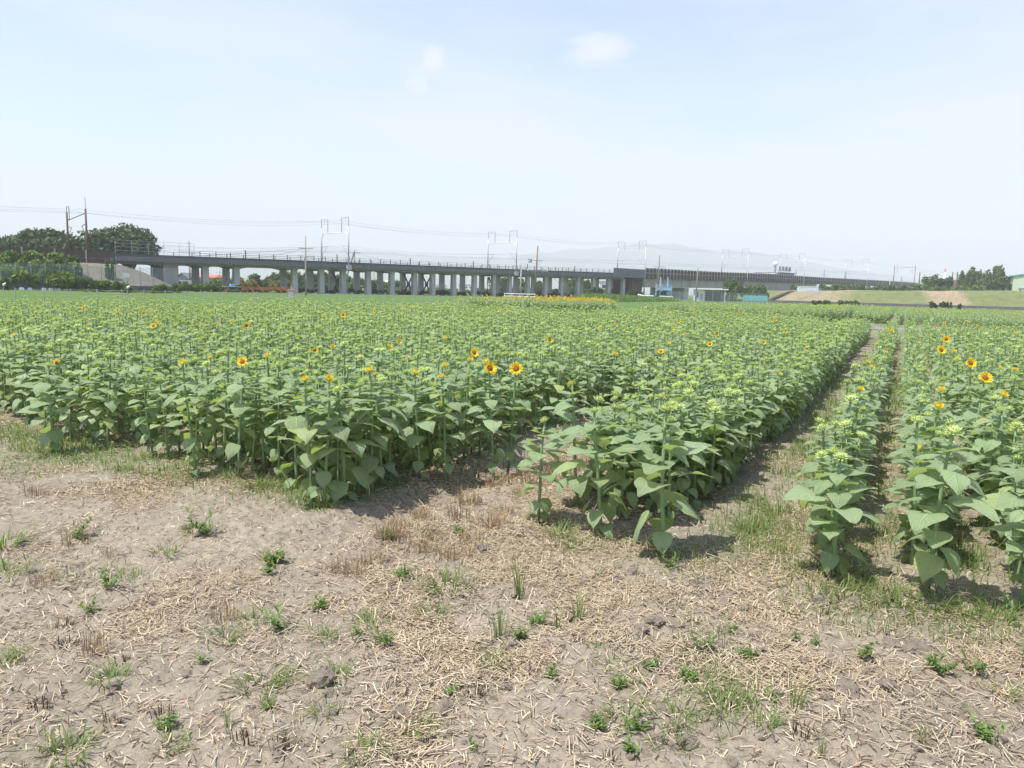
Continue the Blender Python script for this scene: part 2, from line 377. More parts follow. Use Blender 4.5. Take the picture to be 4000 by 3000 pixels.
def make_ground():
    ys = np.concatenate([[-60, -25, -10, -4, -1, .4, 1.2, 1.7], np.geomspace(2.0, 9.5, 560), np.geomspace(9.7, 60, 130), np.geomspace(62, 6200, 60)])
    cd = np.linspace(-1, 1, 520); out = np.array([1.05, 1.15, 1.35, 1.8, 2.8, 5])
    c = np.concatenate([-out[::-1], cd, out])
    yy, cc = np.meshgrid(ys, c, indexing='ij'); w = np.maximum(3.2, .80*yy+1.2)
    xx = cc*w
    xx = np.where(np.abs(cc) >= 4.9, np.sign(cc)*5600, xx)
    z = gz(xx, yy)
    far = sstep(60, 120, np.abs(yy)+np.abs(xx)*.3); z = z*(1-far)
    v = np.stack([xx, yy, z], -1).reshape(-1, 3); R, Cn = xx.shape
    i = np.arange(R*Cn).reshape(R, Cn)
    f = np.stack([i[:-1, :-1], i[:-1, 1:], i[1:, 1:], i[1:, :-1]], -1).reshape(-1, 4)
    m, t, b = new_mat('soil_and_grass')
    def attr(n):
        q = t.nodes.new('ShaderNodeAttribute'); q.attribute_name = n; return q.outputs['Fac']
    n1 = trange(t, tnoise(t, 1.3, 6, .6), .3, .7); n2 = trange(t, tnoise(t, 14, 6, .65), .32, .68); n3 = trange(t, tnoise(t, 90, 3, .6), .35, .65)
    n1 = tmath(t, 'ADD', tmath(t, 'MULTIPLY', n1, .6), tmath(t, 'MULTIPLY', trange(t, tnoise(t, .55, 3, .5), .35, .65), .4)); soil = ramp_mix(t, n1, (.222, .189, .146), (.350, .304, .240))
    soil = ramp_mix(t, tmath(t, 'MULTIPLY', n2, .68), soil, (.095, .076, .060))
    soil = ramp_mix(t, tmath(t, 'MULTIPLY', n3, .30), soil, (.44, .39, .325))
    fib = trange(t, tnoise(t, 60, 4, .7, stretch=(1, .25, 1)), .42, .62)
    stw = ramp_mix(t, fib, (.18, .145, .105), (.38, .318, .245))
    col = ramp_mix(t, tmath(t, 'MULTIPLY', attr('straw'), .62), soil, stw)
    gcol = ramp_mix(t, trange(t, tnoise(t, .35, 5, .6), .3, .7), (.070, .125, .030), (.115, .17, .048))
    col = ramp_mix(t, attr('lawn'), col, gcol)
    t.links.new(col, b.inputs['Base Color']); b.inputs['Roughness'].default_value = .95; b.inputs['Specular IOR Level'].default_value = .12
    bp = t.nodes.new('ShaderNodeBump'); bp.inputs['Strength'].default_value = .6; bp.inputs['Distance'].default_value = .02
    t.links.new(tmath(t, 'ADD', tnoise(t, 30, 6, .7), tmath(t, 'MULTIPLY', tnoise(t, 140, 3, .6), .4)), bp.inputs['Height']); t.links.new(bp.outputs[0], b.inputs['Normal'])
    me = np_mesh('ground', v, f, [m], smooth=True)
    sd = straw_density(xx, yy); gd = grass_density(xx, yy); fld = in_field(xx, yy)
    U, Vv = uv_of(xx, yy)
    lawn = np.where(fld, np.clip(gd*.35, 0, .6), 1.0)
    lawn = np.where((U > 31) & fld, .45, lawn)
    for nm, a in (('straw', np.where(U > 4.6, sd*.7, sd)), ('lawn', lawn)):
        at_ = me.attributes.new(nm, 'FLOAT', 'POINT'); at_.data.foreach_set('value', a.astype(np.float32).ravel())
    tag(obj('ground', me), 'dry grey soil of the field strewn with straw', kind='structure')
make_ground()

# ------------------------------------------------------------------ far hills
def make_hills():
    prof = [(-400, 1075), (500, 1040), (800, 995), (1000, 975), (1250, 963), (1500, 985), (1750, 1005), (2000, 1000), (2250, 975), (2450, 958), (2620, 952), (2720, 966), (2790, 984), (2900, 981), (2990, 988), (3100, 1012), (3250, 1040), (3400, 1068), (3560, 1092), (3750, 1125), (3900, 1170), (4500, 1190)]
    px = np.linspace(-400, 4500, 260); py = np.interp(px, [p[0] for p in prof], [p[1] for p in prof])
    py = py+7*(fbm(px*.02, px*0, 5, 4)-.5)*2
    Y = 5600; vs = []; n = len(px)
    for k, g in enumerate((-.22, -.14, -.07, 0, .05, .10)):
        for i in range(n):
            p = at(px[i], py[i], Y); h = max(p.z, 0)
            q = max(0, 1-abs(g)/(.21 if g < 0 else .10)); jit = 1+.35*(float(vnoise(px[i]*.03, k*3.3, 8))-.5)*(g != 0)
            vs.append((p.x*(1+g), Y*(1+g), h*q*jit - (6 if q < .06 else 0)))
    i = np.arange(6*n).reshape(6, n); f = np.stack([i[:-1, :-1], i[:-1, 1:], i[1:, 1:], i[1:, :-1]], -1).reshape(-1, 4)
    m = surf('wooded_hill', (.055, .085, .04), .9, .3, .01)
    tag(obj('hills', np_mesh('hills', np.array(vs), f, [m], smooth=True)), 'distant blue wooded mountains fading in haze', kind='structure')
make_hills()

# ------------------------------------------------------------------ levee, paths, embankment
def strip_sheet(name, uvs, z, mat, label):
    o = obj(name, np_mesh(name, [(*xy_of(a, b), z) for a, b in uvs], [np.array([list(range(len(uvs)))])], [mat])); return tag(o, label, kind='structure')
strip_sheet('path', [(46, -1.5), (46, 40), (50, 40), (50, -1.5)], .012, M['path'], 'grey concrete path crossing the rows')
strip_sheet('path', [(94, -3.6), (94, 60), (103, 60), (103, -3.6)], .012, M['path'], 'grey paved track beyond the far rows')

def make_levee():
    A = Vector((195, 158, 0)); B = Vector((66, 277, 0)); d = (B-A).normalized(); nrm = Vector((d.y, -d.x, 0)); L = (B-A).length
    if nrm.y < 0: nrm = -nrm                       # away from the camera
    if nrm.x < 0: nrm = -nrm
    ns, nc = 150, 26; vs = []; bare = []
    for i in range(ns+1):
        s = L*i/ns; e = float(sstep(0, 16, L-s)); top = (6.7-3.25*i/ns)*e
        for j in range(nc+1):
            q = -1.5+34*j/nc; h = top*float(sstep(0, 9.5, q))*(1-float(sstep(22, 32, q)))
            p = A+d*s+nrm*q; w = .28*(float(fbm(np.array(p.x*.13), np.array(p.y*.13), 6, 3))-.5)*e*2
            vs.append((p.x, p.y, h+w*(1 if 0 < j < nc else 0)-.05))
            fr = s/L
            b1 = .75*float(sstep(.67, .72, fr)*(1-sstep(.80, .84, fr))); b2 = float(sstep(.47, .49, fr-.004*q)*(1-sstep(.525, .55, fr-.004*q)))*.85
            b3 = .6*(1-float(sstep(.6, 1.6, q)))
            bare.append(min(1, max(b1, b2, b3)*(.45+.9*float(fbm(np.array(p.x*.35), np.array(p.y*.35), 16, 3)))))
    i = np.arange((ns+1)*(nc+1)).reshape(ns+1, nc+1); f = np.stack([i[:-1, :-1], i[:-1, 1:], i[1:, 1:], i[1:, :-1]], -1).reshape(-1, 4)
    m, t, b = new_mat('levee_turf'); a = t.nodes.new('ShaderNodeAttribute'); a.attribute_name = 'bare'
    g = ramp_mix(t, trange(t, tnoise(t, .5, 6, .65, stretch=(1, 1, 3)), .3, .7), (.085, .12, .038), (.175, .185, .07))
    soil = ramp_mix(t, trange(t, tnoise(t, .8, 5), .3, .7), (.24, .175, .12), (.35, .27, .19))
    t.links.new(ramp_mix(t, a.outputs['Fac'], g, soil), b.inputs['Base Color']); b.inputs['Roughness'].default_value = .95
    bp = t.nodes.new('ShaderNodeBump'); bp.inputs['Strength'].default_value = .8; bp.inputs['Distance'].default_value = .2; t.links.new(tnoise(t, 1.6, 7, .75), bp.inputs['Height']); t.links.new(bp.outputs[0], b.inputs['Normal'])
    me = np_mesh('levee', np.array(vs), f, [m], smooth=True); put_a = me.attributes.new('bare', 'FLOAT', 'POINT'); put_a.data.foreach_set('value', np.array(bare, np.float32))
    tag(obj('levee', me), 'grassy river levee with bare brown patches', kind='structure')
    # flight of steps up the slope
    st = empty('stairway', A+d*(L*.845), 0, 'dark concrete steps climbing the bare levee slope', 'stairway')
    for k in range(16):
        q = k*.62; h = 3.72*float(sstep(0, 9.5, q)); p = d*(-k*.52)+nrm*q
        MB().box((p.x, p.y, h+.12), (2.2, 2.2, .22), rz=math.atan2(d.y, d.x)).build('step', M['block'], st)
    return A, d, nrm, L
LEV = make_levee()

def bar(name, a, b, w, h, mat, label, cat):       # long low wall from a to b
    a = Vector(a); b = Vector(b); d = b-a; mb = MB(); mb.box((d.length/2, 0, h/2), (d.length, w, h))
    o = mb.build(name, mat); o.location = a; o.rotation_euler = (0, 0, math.atan2(d.y, d.x)); return tag(o, label, cat)
bar('low_wall', (172, 150, 0), (58, 232, 0), .6, .7, M['wallgrey'], 'long low dark wall in front of the levee', 'wall')

# ------------------------------------------------------------------ railway viaduct; local x runs along the line, local y to the far side
RO = Vector((0, 195, 0)); RA = math.radians(45); RD = Vector((math.cos(RA), math.sin(RA), 0)); RN = Vector((-math.sin(RA), math.cos(RA), 0))
def rl(px, py, o=0.0):                            # pixel -> (s, z) in the vertical plane o metres behind the near piers
    d = ray(px, py); t = (RO.dot(RN)+o)/d.dot(RN); p = Vector((0, 0, EYE))+d*t; return (p-RO).dot(RD), p.z
def rw(s, o, z): p = RO+RD*s+RN*o; return Vector((p.x, p.y, z))
EDGE = -3.0
ZP = [rl(470, 990, EDGE), rl(620, 996, EDGE), rl(1300, 1021.5, EDGE), rl(2000, 1051, EDGE), rl(2395, 1065, EDGE), rl(2540, 1071, EDGE), rl(3000, 1089, EDGE), rl(3500, 1113, EDGE)]
def zp(s): return float(np.interp(s, [q[0] for q in ZP], [q[1] for q in ZP]))    # top of the parapet kerb
S0 = rl(452, 1000, EDGE)[0]; SB = rl(2395, 1065, EDGE)[0]; SE = rl(2520, 1065, EDGE)[0]
via = empty('railway_viaduct', RO, RA, 'long grey concrete railway viaduct on rows of square piers', 'viaduct')
near_px = [802, 923, 1149, 1254, 1339, 1437, 1529, 1618, 1689, 1771, 1852, 1927, 1990, 2060, 2129, 2192, 2256, 2316, 2376, 2433]
ps = [rl(x, 1115)[0] for x in near_px]
s_first = rl(660, 1060)[0]
def skew(mb, s0, s1, y0, y1, za, zb, mi=0):      # bar along the line, za/zb measured below the parapet top
    a, b = zp(s0), zp(s1)
    mb.hexa([(s0, y0, a-zb), (s1, y0, b-zb), (s1, y1, b-zb), (s0, y1, a-zb), (s0, y0, a-za), (s1, y0, b-za), (s1, y1, b-za), (s0, y1, a-za)], mi)
cuts = [S0] + [.5*(ps[i]+ps[i+1]) for i in (4, 7, 10, 13, 16)] + [SE]
for a, b in zip(cuts[:-1], cuts[1:]):
    n = max(2, int((b-a)/6)); q = np.linspace(a+.03, b-.03, n+1)
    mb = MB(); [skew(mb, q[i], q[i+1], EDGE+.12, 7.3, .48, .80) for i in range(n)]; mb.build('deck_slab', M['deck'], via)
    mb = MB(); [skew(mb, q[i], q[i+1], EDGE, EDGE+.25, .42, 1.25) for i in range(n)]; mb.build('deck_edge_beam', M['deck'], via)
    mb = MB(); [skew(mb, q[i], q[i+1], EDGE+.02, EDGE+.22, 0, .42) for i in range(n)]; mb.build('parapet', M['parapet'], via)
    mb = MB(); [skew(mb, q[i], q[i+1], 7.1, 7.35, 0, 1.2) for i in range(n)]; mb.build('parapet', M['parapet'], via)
def girder(mb, s0, s1, y):                        # arched beam between two piers
    n = 10; rise = .55
    for i in range(n):
        a, b = s0+(s1-s0)*i/n, s0+(s1-s0)*(i+1)/n
        f = lambda s: 1.62+rise*max(0, (abs((s-s0)/(s1-s0)-.5)*2-.55)/.45)**1.5
        za, zb = zp(a), zp(b)
        mb.hexa([(a, y-.42, za-f(a)), (b, y-.42, zb-f(b)), (b, y+.42, zb-f(b)), (a, y+.42, za-f(a)), (a, y-.42, za-.8), (b, y-.42, zb-.8), (b, y+.42, zb-.8), (a, y+.42, za-.8)])
allp = [s_first]+ps
for i in range(len(allp)-1):
    for y in (0, 4.4): mb = MB(); girder(mb, allp[i], allp[i+1], y); mb.build('girder', M['concrete'], via)
for y in (0, 4.4): mb = MB(); girder(mb, S0-.5, s_first, y); mb.build('girder', M['concrete'], via)
for i, s in enumerate(allp):
    for y in (0, 4.4):
        h = zp(s)-1.7; w = .62; mb = MB(); mb.hexa([(s-w, y-w*.8, -.3), (s+w, y-w*.8, -.3), (s+w, y+w*.8, -.3), (s-w, y+w*.8, -.3), (s-w*.88, y-w*.7, h), (s+w*.88, y-w*.7, h), (s+w*.88, y+w*.7, h), (s-w*.88, y+w*.7, h)])
        mb.build('pier', M['pier'], via)
    mb = MB(); mb.box((s, 2.2, zp(s)-1.45), (.75, 3.6, 1.0)); mb.build('cross_beam', M['concrete'], via)
wide = MB(); wide.box((s_first, 2.2, 2.6), (2.6, 6.2, 5.4)); wide.build('pier', M['concrete'], via)
def xbrace(s):
    mb = MB(); z1 = zp(s)-2.0; z0 = .2
    for a, b in (((s, .45, z0), (s, 3.95, z1)), ((s, 3.95, z0), (s, .45, z1))): mb.tube([a, b], .17, 4)
    mb.box((s, 2.2, (z0+z1)/2), (.3, .9, .9)); mb.build('cross_brace', M['dark_steel'], via)
for i in (4, 7, 8): xbrace(ps[i])
mb = MB()
for k in range(9): mb.tube([(ps[11]+.6+.5*(k % 3), .3+k*.45, .1), (ps[11]+.2*k, 1.5+.3*k, zp(ps[11])-2.1)], .09, 4)
for k in range(4): mb.tube([(ps[11]+.3, .4, .6+k*1.1), (ps[11]+1.8, 4.1, 1.0+k*.8)], .08, 4)
mb.build('bracing_frame', M['dark_steel'], via)
for i in (4, 7, 11, 15, 18):                       # drain pipes
    s = ps[i]+.78; MB().tube([(s, -.75, .1), (s, -.75, zp(s)-2.0), (s+.2, -1.6, zp(s)-1.5)], .07, 5).build('drain_pipe', M['grey_steel'], via)
# railing along both sides
post_l = MB().box((0, 0, .48), (.11, .11, .96)).mesh('railing_post', M['rail']); post_h = MB().box((0, 0, .75), (.15, .15, 1.5)).mesh('railing_post', M['rail'])
s = S0+14; k = 0
while s < SB:
    obj('railing_post', post_h if k % 7 == 3 else post_l, via, (s, EDGE+.11, zp(s)-.02)); s += random.choice((2.6, 2.7, 2.9)); k += 1
s = S0+3; k = 0
while s < SB:
    obj('railing_post', post_l, via, (s, 7.22, zp(s)-.02)); s += 3.4
for y in (EDGE+.11, 7.22):
    for h in (.90, .52, .22):
        mb = MB(); q = np.linspace(S0+(14 if y < 0 else 0), SB, 40); mb.tube([(a, y, zp(a)+h) for a in q], .026 if h != .22 else .04, 4); mb.build('railing_rail', M['rail'], via)
mb = MB()                                          # cage railing near the abutment
for s in np.linspace(S0, S0+13, 6): mb.box((s, EDGE+.1, zp(s)+1.1), (.05, .05, 2.2))
for h in (2.2, 1.7, 1.1, .5): mb.tube([(S0, EDGE+.1, zp(S0)+h), (S0+13, EDGE+.1, zp(S0+13)+h)], .03, 4)
mb.build('cage_railing', M['grey_steel'], via)
# grey corrugated barrier and dark abutment wall
bw = (SE-SB)/16
for k in range(16):
    s = SB+(k+.5)*bw; zt = rl(2450, 1049, EDGE)[1]; mb = MB(); h = zt-(zp(s)-1.3); mb.box((s, EDGE-.12, zt-h/2), (bw-.05, .14, h)); mb.box((s, EDGE-.22, zt-h/2), (bw*.35, .08, h-.04)); mb.build('barrier_panel', M['barrier'], via)
mb = MB(); mb.box(((ps[-1]+SE)/2+1.6, 2.0, (zp(SE)-1.5)/2), (SE-ps[-1]-1.5, 7.0, zp(SE)-1.5)); mb.build('abutment', M['brown_wall'], via)

# ------------------------------------------------------------------ steel girder bridge with panelled walls
brg = empty('railway_bridge', RO, RA, 'steel girder railway bridge with dark brown panelled side walls', 'bridge')
ZT = [rl(2524, 1046.5, EDGE), rl(2800, 1062, EDGE), rl(3000, 1069, EDGE), rl(3200, 1083, EDGE), rl(3340, 1090, EDGE), rl(3500, 1099, EDGE), rl(3585, 1105, EDGE)]
ZB = [rl(2524, 1083, EDGE), rl(2800, 1092, EDGE), rl(3000, 1096, EDGE), rl(3200, 1105, EDGE), rl(3340, 1111, EDGE), rl(3500, 1116, EDGE), rl(3585, 1120, EDGE)]
fi = lambda T, s: float(np.interp(s, [q[0] for q in T], [q[1] for q in T]))
S1 = SE+.2; S2 = rl(3585, 1110, EDGE)[0]; SG = rl(3200, 1100, EDGE)[0]
npan = int((S2-S1)/1.95); npan = min(npan, 140); dx = (S2-S1)/npan
pan = MB(); pan.box((0, 0, .5), (.86, .08, .98)); panm = None
def panel_mesh():
    mb = MB(); n = 8                                # arched recess look: dark slab with a lighter rim and a mid bar
    mb.box((0, .05, .5), (.94, .05, 1.0), 0)
    mb.box((0, 0, .47), (.94, .05, .05), 1)
    for sx in (-1, 1):
        mb.add([(sx*.47, -.02, .80), (sx*.47, -.02, 1.0), (sx*.12, -.02, 1.0), (sx*.12, .02, 1.0), (sx*.47, .02, .80), (sx*.47, .02, 1.0)], [(0, 1, 2), (4, 3, 5), (0, 2, 3, 4)], 1)
    return mb.mesh('wall_panel', [M['panel'], M['post']])
pm_ = panel_mesh(); pom = MB().box((0, 0, .5), (.13, .16, 1.03)).mesh('wall_post', M['post'])
for k in range(npan):
    s = S1+(k+.5)*dx; b, t = fi(ZB, s), fi(ZT, s); obj('wall_panel', pm_, brg, (s, EDGE, b), None, (dx*.98, 1, t-b))
    s = S1+k*dx; b, t = fi(ZB, s)-.25, fi(ZT, s)+.02; obj('wall_post', pom, brg, (s, EDGE-.06, b), None, (1, 1, t-b))
mb = MB()
for k in range(60):
    a, b = S1+(S2-S1)*k/60, S1+(S2-S1)*(k+1)/60
    mb.hexa([(a, EDGE+.1, fi(ZB, a)-.35), (b, EDGE+.1, fi(ZB, b)-.35), (b, 6.6, fi(ZB, b)-.35), (a, 6.6, fi(ZB, a)-.35), (a, EDGE+.1, fi(ZB, a)-.02), (b, EDGE+.1, fi(ZB, b)-.02), (b, 6.6, fi(ZB, b)-.02), (a, 6.6, fi(ZB, a)-.02)])
mb.build('deck_slab', M['panel'], brg)
mb = MB()
for k in range(60):
    a, b = S1+(S2-S1)*k/60, S1+(S2-S1)*(k+1)/60
    mb.hexa([(a, 6.5, fi(ZB, a)), (b, 6.5, fi(ZB, b)), (b, 6.7, fi(ZB, b)), (a, 6.7, fi(ZB, a)), (a, 6.5, fi(ZT, a)-.1), (b, 6.5, fi(ZT, b)-.1), (b, 6.7, fi(ZT, b)-.1), (a, 6.7, fi(ZT, a)-.1)])
mb.build('side_wall', M['panel'], brg)
SM = rl(2905, 1110, EDGE)[0]
for a, b in ((S1+.4, SM-1.5), (SM+1.5, SG)):
    for y in (EDGE+1.3, 5.4):
        h = 2.6; mb = MB(); za, zb = fi(ZB, a)-.36, fi(ZB, b)-.36
        mb.hexa([(a, y-.2, za-h), (b, y-.2, zb-h), (b, y+.2, zb-h), (a, y+.2, za-h), (a, y-.2, za), (b, y-.2, zb), (b, y+.2, zb), (a, y+.2, za)])
        mb.hexa([(a, y-.5, za-h-.12), (b, y-.5, zb-h-.12), (b, y+.5, zb-h-.12), (a, y+.5, za-h-.12), (a, y-.5, za-h-.003), (b, y-.5, zb-h-.003), (b, y+.5, zb-h-.003), (a, y+.5, za-h-.003)])
        g = mb.build('plate_girder', M['girder'], brg)
        n = int((b-a)/5.2)
        for k in range(n+1):
            s = a+.2+(b-a-.4)*k/n; z = za+(zb-za)*(s-a)/(b-a); MB().box((s, y-.27, z-h/2), (.12, .14, h-.01)).build('stiffener', M['girder'], g)
for px in (2600, 2665, 2905, 3195):
    s = rl(px, 1110)[0]; z = fi(ZB, s)-3.1; mb = MB(); w = 1.4
    mb.hexa([(s-w, -1.8, -.3), (s+w, -1.8, -.3), (s+w, 5, -.3), (s-w, 5, -.3), (s-w*.9, -1.8, z), (s+w*.9, -1.8, z), (s+w*.9, 5, z), (s-w*.9, 5, z)]); mb.build('pier', M['concrete'], brg)

# ------------------------------------------------------------------ catenary portals
def portal(px_near, ytop, label, old=False, z0=None):
    s, ztop = rl(px_near, ytop, EDGE-.15); zb = zp(s)-.9 if z0 is None else z0
    if not old and px_near > 2500: zb = .5
    t = empty('catenary_portal', rw(s, 0, 0), RA, label, 'catenary portal', 'catenary portals over the railway'); mm = M['rust'] if old else M['mast']; r = .18 if not old else .2
    for y, sg in ((EDGE-.15, 1), (7.5, -1)):
        base = zb if y < 0 else zp(s)-.6
        m = MB().tube([(0, y, base), (0, y, ztop-(1.9 if not old else .6))], [r, r*.7], 8).build('mast', mm, t, smooth=True)
        if not old:
            f = MB(); w = 2.6; f.tube([(0, y, ztop-4.2), (0, y-.14, ztop-3.4), (0, y, ztop-2.6), (0, y, ztop), (0, y+sg*w, ztop-.12), (0, y+sg*w, ztop-3.0)], .085, 5)
            f.tube([(0, y, ztop-4.6), (0, y+.14, ztop-3.4), (0, y, ztop-2.6)], .05, 4); f.tube([(0, y+sg*w*.5, ztop-.06), (0, y+sg*w*.5, ztop-1.0)], .035, 4)
            f.build('feeder_frame', mm, t)
            b = MB(); zc = ztop-6.0
            b.tube([(0, y, zc), (0, y+sg*2.5, zc+.25)], .045, 4); b.tube([(0, y, zc-2.0), (0, y+sg*2.3, zc+.2)], .045, 4); b.tube([(0, y+sg*1.2, zc-1.0), (0, y+sg*3.0, zc-1.1)], .035, 4)
            b.build('cantilever_bracket', M['grey_steel'], t); MB().box((0, y, base+1.6), (.5, .5, .55)).build('junction_box', mm, t)
        else:
            b = MB(); b.tube([(0, y, ztop-3), (0, y+sg*2.2, ztop-3.2)], .06, 4); b.tube([(0, y+sg*.6, ztop-4.6), (0, y+sg*2.4, ztop-3.2)], .05, 4); b.tube([(0, y+sg*2.0, ztop-4.4), (0, y+sg*2.6, ztop-4.2)], .05, 4); b.build('cantilever_bracket', mm, t)
    if not old:
        zc = ztop-3.1; pts = [(0, EDGE-.15, zc-1.2), (0, EDGE+.3, zc-.45), (0, EDGE+1.2, zc), (0, 6.4, zc+.1), (0, 7.2, zc-.3), (0, 7.5, zc-1.1)]
        MB().tube(pts, .085, 6).build('cross_beam', M['offwhite'], t)
        if px_near < 2400: MB().box((0, EDGE-.2, zp(s)-1.1), (1.0, .7, 1.0)).build('mast_bracket', M['mast'], t)
    else:
        MB().tube([(0, EDGE-.15, ztop-1.3), (0, 7.5, ztop-2.0)], .07, 4).build('cross_beam', mm, t)
        f = MB(); f.tube([(0, 7.5, ztop-1.8), (0, 7.5, ztop+.3), (0, 6.1, ztop+.3), (0, 6.1, ztop-1.8), (0, 7.5, ztop-1.8)], .06, 4); f.tube([(0, EDGE-.15, ztop-.6), (0, EDGE-.15, ztop+1.2)], .04, 4); f.build('feeder_frame', mm, t)
    return s, ztop
portals = [portal(333, 800, 'rusty brown catenary masts on the embankment before the big trees', True, 2.0),
  portal(1361, 848, 'catenary portal nearest the left end of the open viaduct'), portal(2020, 900, 'catenary portal beside the twin-armed utility pole'), portal(2525, 940, 'catenary portal at the end of the grey noise barrier'),
  portal(2926, 971, 'catenary portal behind the white flat-roofed hut'), portal(3148, 988, 'catenary portal next to the white-domed building'), portal(3394, 1012, 'catenary portal over the far end of the panelled wall'),
  portal(3577, 1034, 'brown catenary portal at the far end of the bridge wall', True, 1.0)]
# overhead lines
def wire(name, pts, sag, r, label, grp=None, cat='wire'):
    P_ = []
    for a, b in zip(pts[:-1], pts[1:]):
        for k in range(12): f = k/12; q = Vector(a).lerp(Vector(b), f); q.z -= sag*4*f*(1-f); P_.append(q)
    P_.append(Vector(pts[-1])); o = MB().tube(P_, r, 3).build(name, M['wire']); return tag(o, label, cat, grp)
ends = [(portals[0][0]-55, portals[0][1])]+portals+[(portals[-1][0]+60, portals[-1][1]-1)]
for o_, dz, sag, lab in ((EDGE+2.4, -.6, .9, 'high feeder wire above the near track'), (5.0, -.6, .9, 'high feeder wire above the far track'), (EDGE+2.3, -5.8, .7, 'messenger wire above the near track'), (5.1, -5.8, .7, 'messenger wire above the far track'),
                         (EDGE+2.6, -7.0, .05, 'contact wire over the near track'), (4.7, -7.0, .05, 'contact wire over the far track'), (EDGE+1.2, -1.2, 1.1, 'thin earth wire along the near masts')):
    wire('overhead_wire', [rw(s, o_, z+dz) for s, z in ends], sag, .012, lab, 'overhead wires of the railway')

# ------------------------------------------------------------------ utility poles
def pole(px, ytop, Y, label, arms=((.5, 1.6),), r=.16, mat='conc_pole', lean=0.0, boxes=(), top=True, rz=.6):
    p = at(px, ytop, Y); t = empty('utility_pole', (p.x, p.y, 0), rz, label, 'utility pole'); h = p.z
    MB().tube([(-lean*h, 0, -.3), (0, 0, h)], [r, r*.6], 8).build('shaft', M[mat], t, smooth=True)
    for d, w in arms:
        a = MB(); a.box((0, -.12, h-d), (w*2, .1, .1)); a.tube([(w*.7, -.1, h-d), (0, -.1, h-d-.7)], .03, 4); arm = a.build('crossarm', M['grey_steel'], t)
        for q in (-.92, -.45, .45, .92): MB().tube([(w*q, -.12, h-d+.05), (w*q, -.12, h-d+.32)], [.07, .05], 6).build('insulator', M['white'], arm)
    for d, x, s in boxes: MB().tube([(x, -.3, h-d-s), (x, -.3, h-d)], .32, 8).build('transformer', M['grey_steel'], t)
    return Vector((p.x, p.y, h))
p1 = pole(1193, 920, 118, 'slim pale utility pole standing in front of the viaduct left half', ((2.0, 1.2), (3.2, 1.4)), .17)
p2 = pole(2101, 961, 125, 'dark twin-armed utility pole with switch gear in front of the viaduct', ((2.4, 1.0), (4.1, 2.2), (8.6, 2.0)), .19, 'wood_pole', .045, ((2.2, -1.7, .6),))
p3 = pole(2037, 1028, 122, 'short bare grey post left of the twin-armed utility pole', (), .17, 'conc_pole', .01)
p4 = pole(2577, 998, 175, 'brown utility pole with transformers before the light-blue sluice gate', ((2.6, 2.0),), .2, 'wood_pole', .02, ((6.6, -.7, 1.6), (6.6, .9, 1.6)))
p5 = pole(2727, 1045, 185, 'bare brown post beside the white flat-roofed hut', (), .2, 'wood_pole', .025)
p6 = pole(738, 941, 175, 'utility pole rising behind the left part of the viaduct', ((2.6, 2.2),), .17, 'wood_pole', 0, ((7.5, .6, 1.6),))
p7 = pole(1385, 977, 190, 'leaning braced pole behind the viaduct by the left portal', ((.6, 1.6),), .2, 'wood_pole')
brc = MB().tube([(p7.x-3.2, p7.y, 0), (p7.x-.1, p7.y, p7.z-.5)], .16, 6).build('brace_pole', M['wood_pole']); tag(brc, 'slanting brace pole leaning on the pole behind the viaduct', 'utility pole')
pole(3110, 1053, 330, 'dark utility pole right of the white-domed building', ((1.5, 1.5), (3, 1.2)), .2, 'wood_pole')
pole(3221, 1052, 345, 'utility pole with wide crossarm behind the panelled wall', ((2.4, 3.0),), .2, 'wood_pole')
pole(3305, 1062, 350, 'small utility pole with box behind the far panelled wall', ((2.4, 1.2),), .2, 'wood_pole', 0, ((4.5, .9, 1.8),))
pole(3523, 1080, 360, 'small utility pole at the far end of the panelled wall', ((2.0, 2.0),), .2, 'wood_pole')
pole(3594, 1062, 300, 'braced dark post left of the right-hand shrubs', (), .3, 'rust'); pole(3663, 1068, 300, 'dark mast with arm behind the right-hand shrubs', ((.6, 4.0),), .3, 'rust')
pole(3722, 1063, 290, 'left of the two dark masts beside the round dark tree', (), .35, 'rust'); pole(3741, 1062, 290, 'right of the two dark masts beside the round dark tree', ((1.0, 4.0),), .35, 'rust')
pole(3477, 1090, 330, 'thin pale post on the levee shrubs', (), .25, 'conc_pole')
pole(857, 1055, 260, 'thin pole among the houses seen under the viaduct', ((.8, 1.2),), .14, 'conc_pole')
for i, (a, b, lab) in enumerate(((p1+Vector((0, 0, -2)), p6+Vector((0, 0, -2.6)), 'slack wire from the slim pole back towards the houses'), (p1+Vector((0, 0, -3.2)), p7+Vector((0, 0, -.6)), 'slack wire from the slim pole to the braced pole'), (p7+Vector((0, 0, -.6)), p2+Vector((0, 0, -4)), 'slack wire from the braced pole to the twin-armed pole'),
                                 (p2+Vector((0, 0, -4)), p4+Vector((0, 0, -2.6)), 'slack wire from the twin-armed pole to the transformer pole'))):
    wire('power_wire', [a, b], 1.6, .022, lab)
wire('power_wire', [p1+Vector((0, 0, -2)), at(-300, 985, 118)], 1.2, .022, 'wire running left from the slim pole')
gw = MB().tube([at(2150, 1075, 124), at(2248, 1168, 118)], .03, 4).build('guy_wire', M['wire']); tag(gw, 'slanting guy wire right of the twin-armed pole', 'guy wire')
gw = MB().tube([at(2032, 1068, 123), at(1988, 1150, 123)], .03, 4).build('guy_wire', M['wire']); tag(gw, 'slanting guy wire left of the short grey post', 'guy wire')

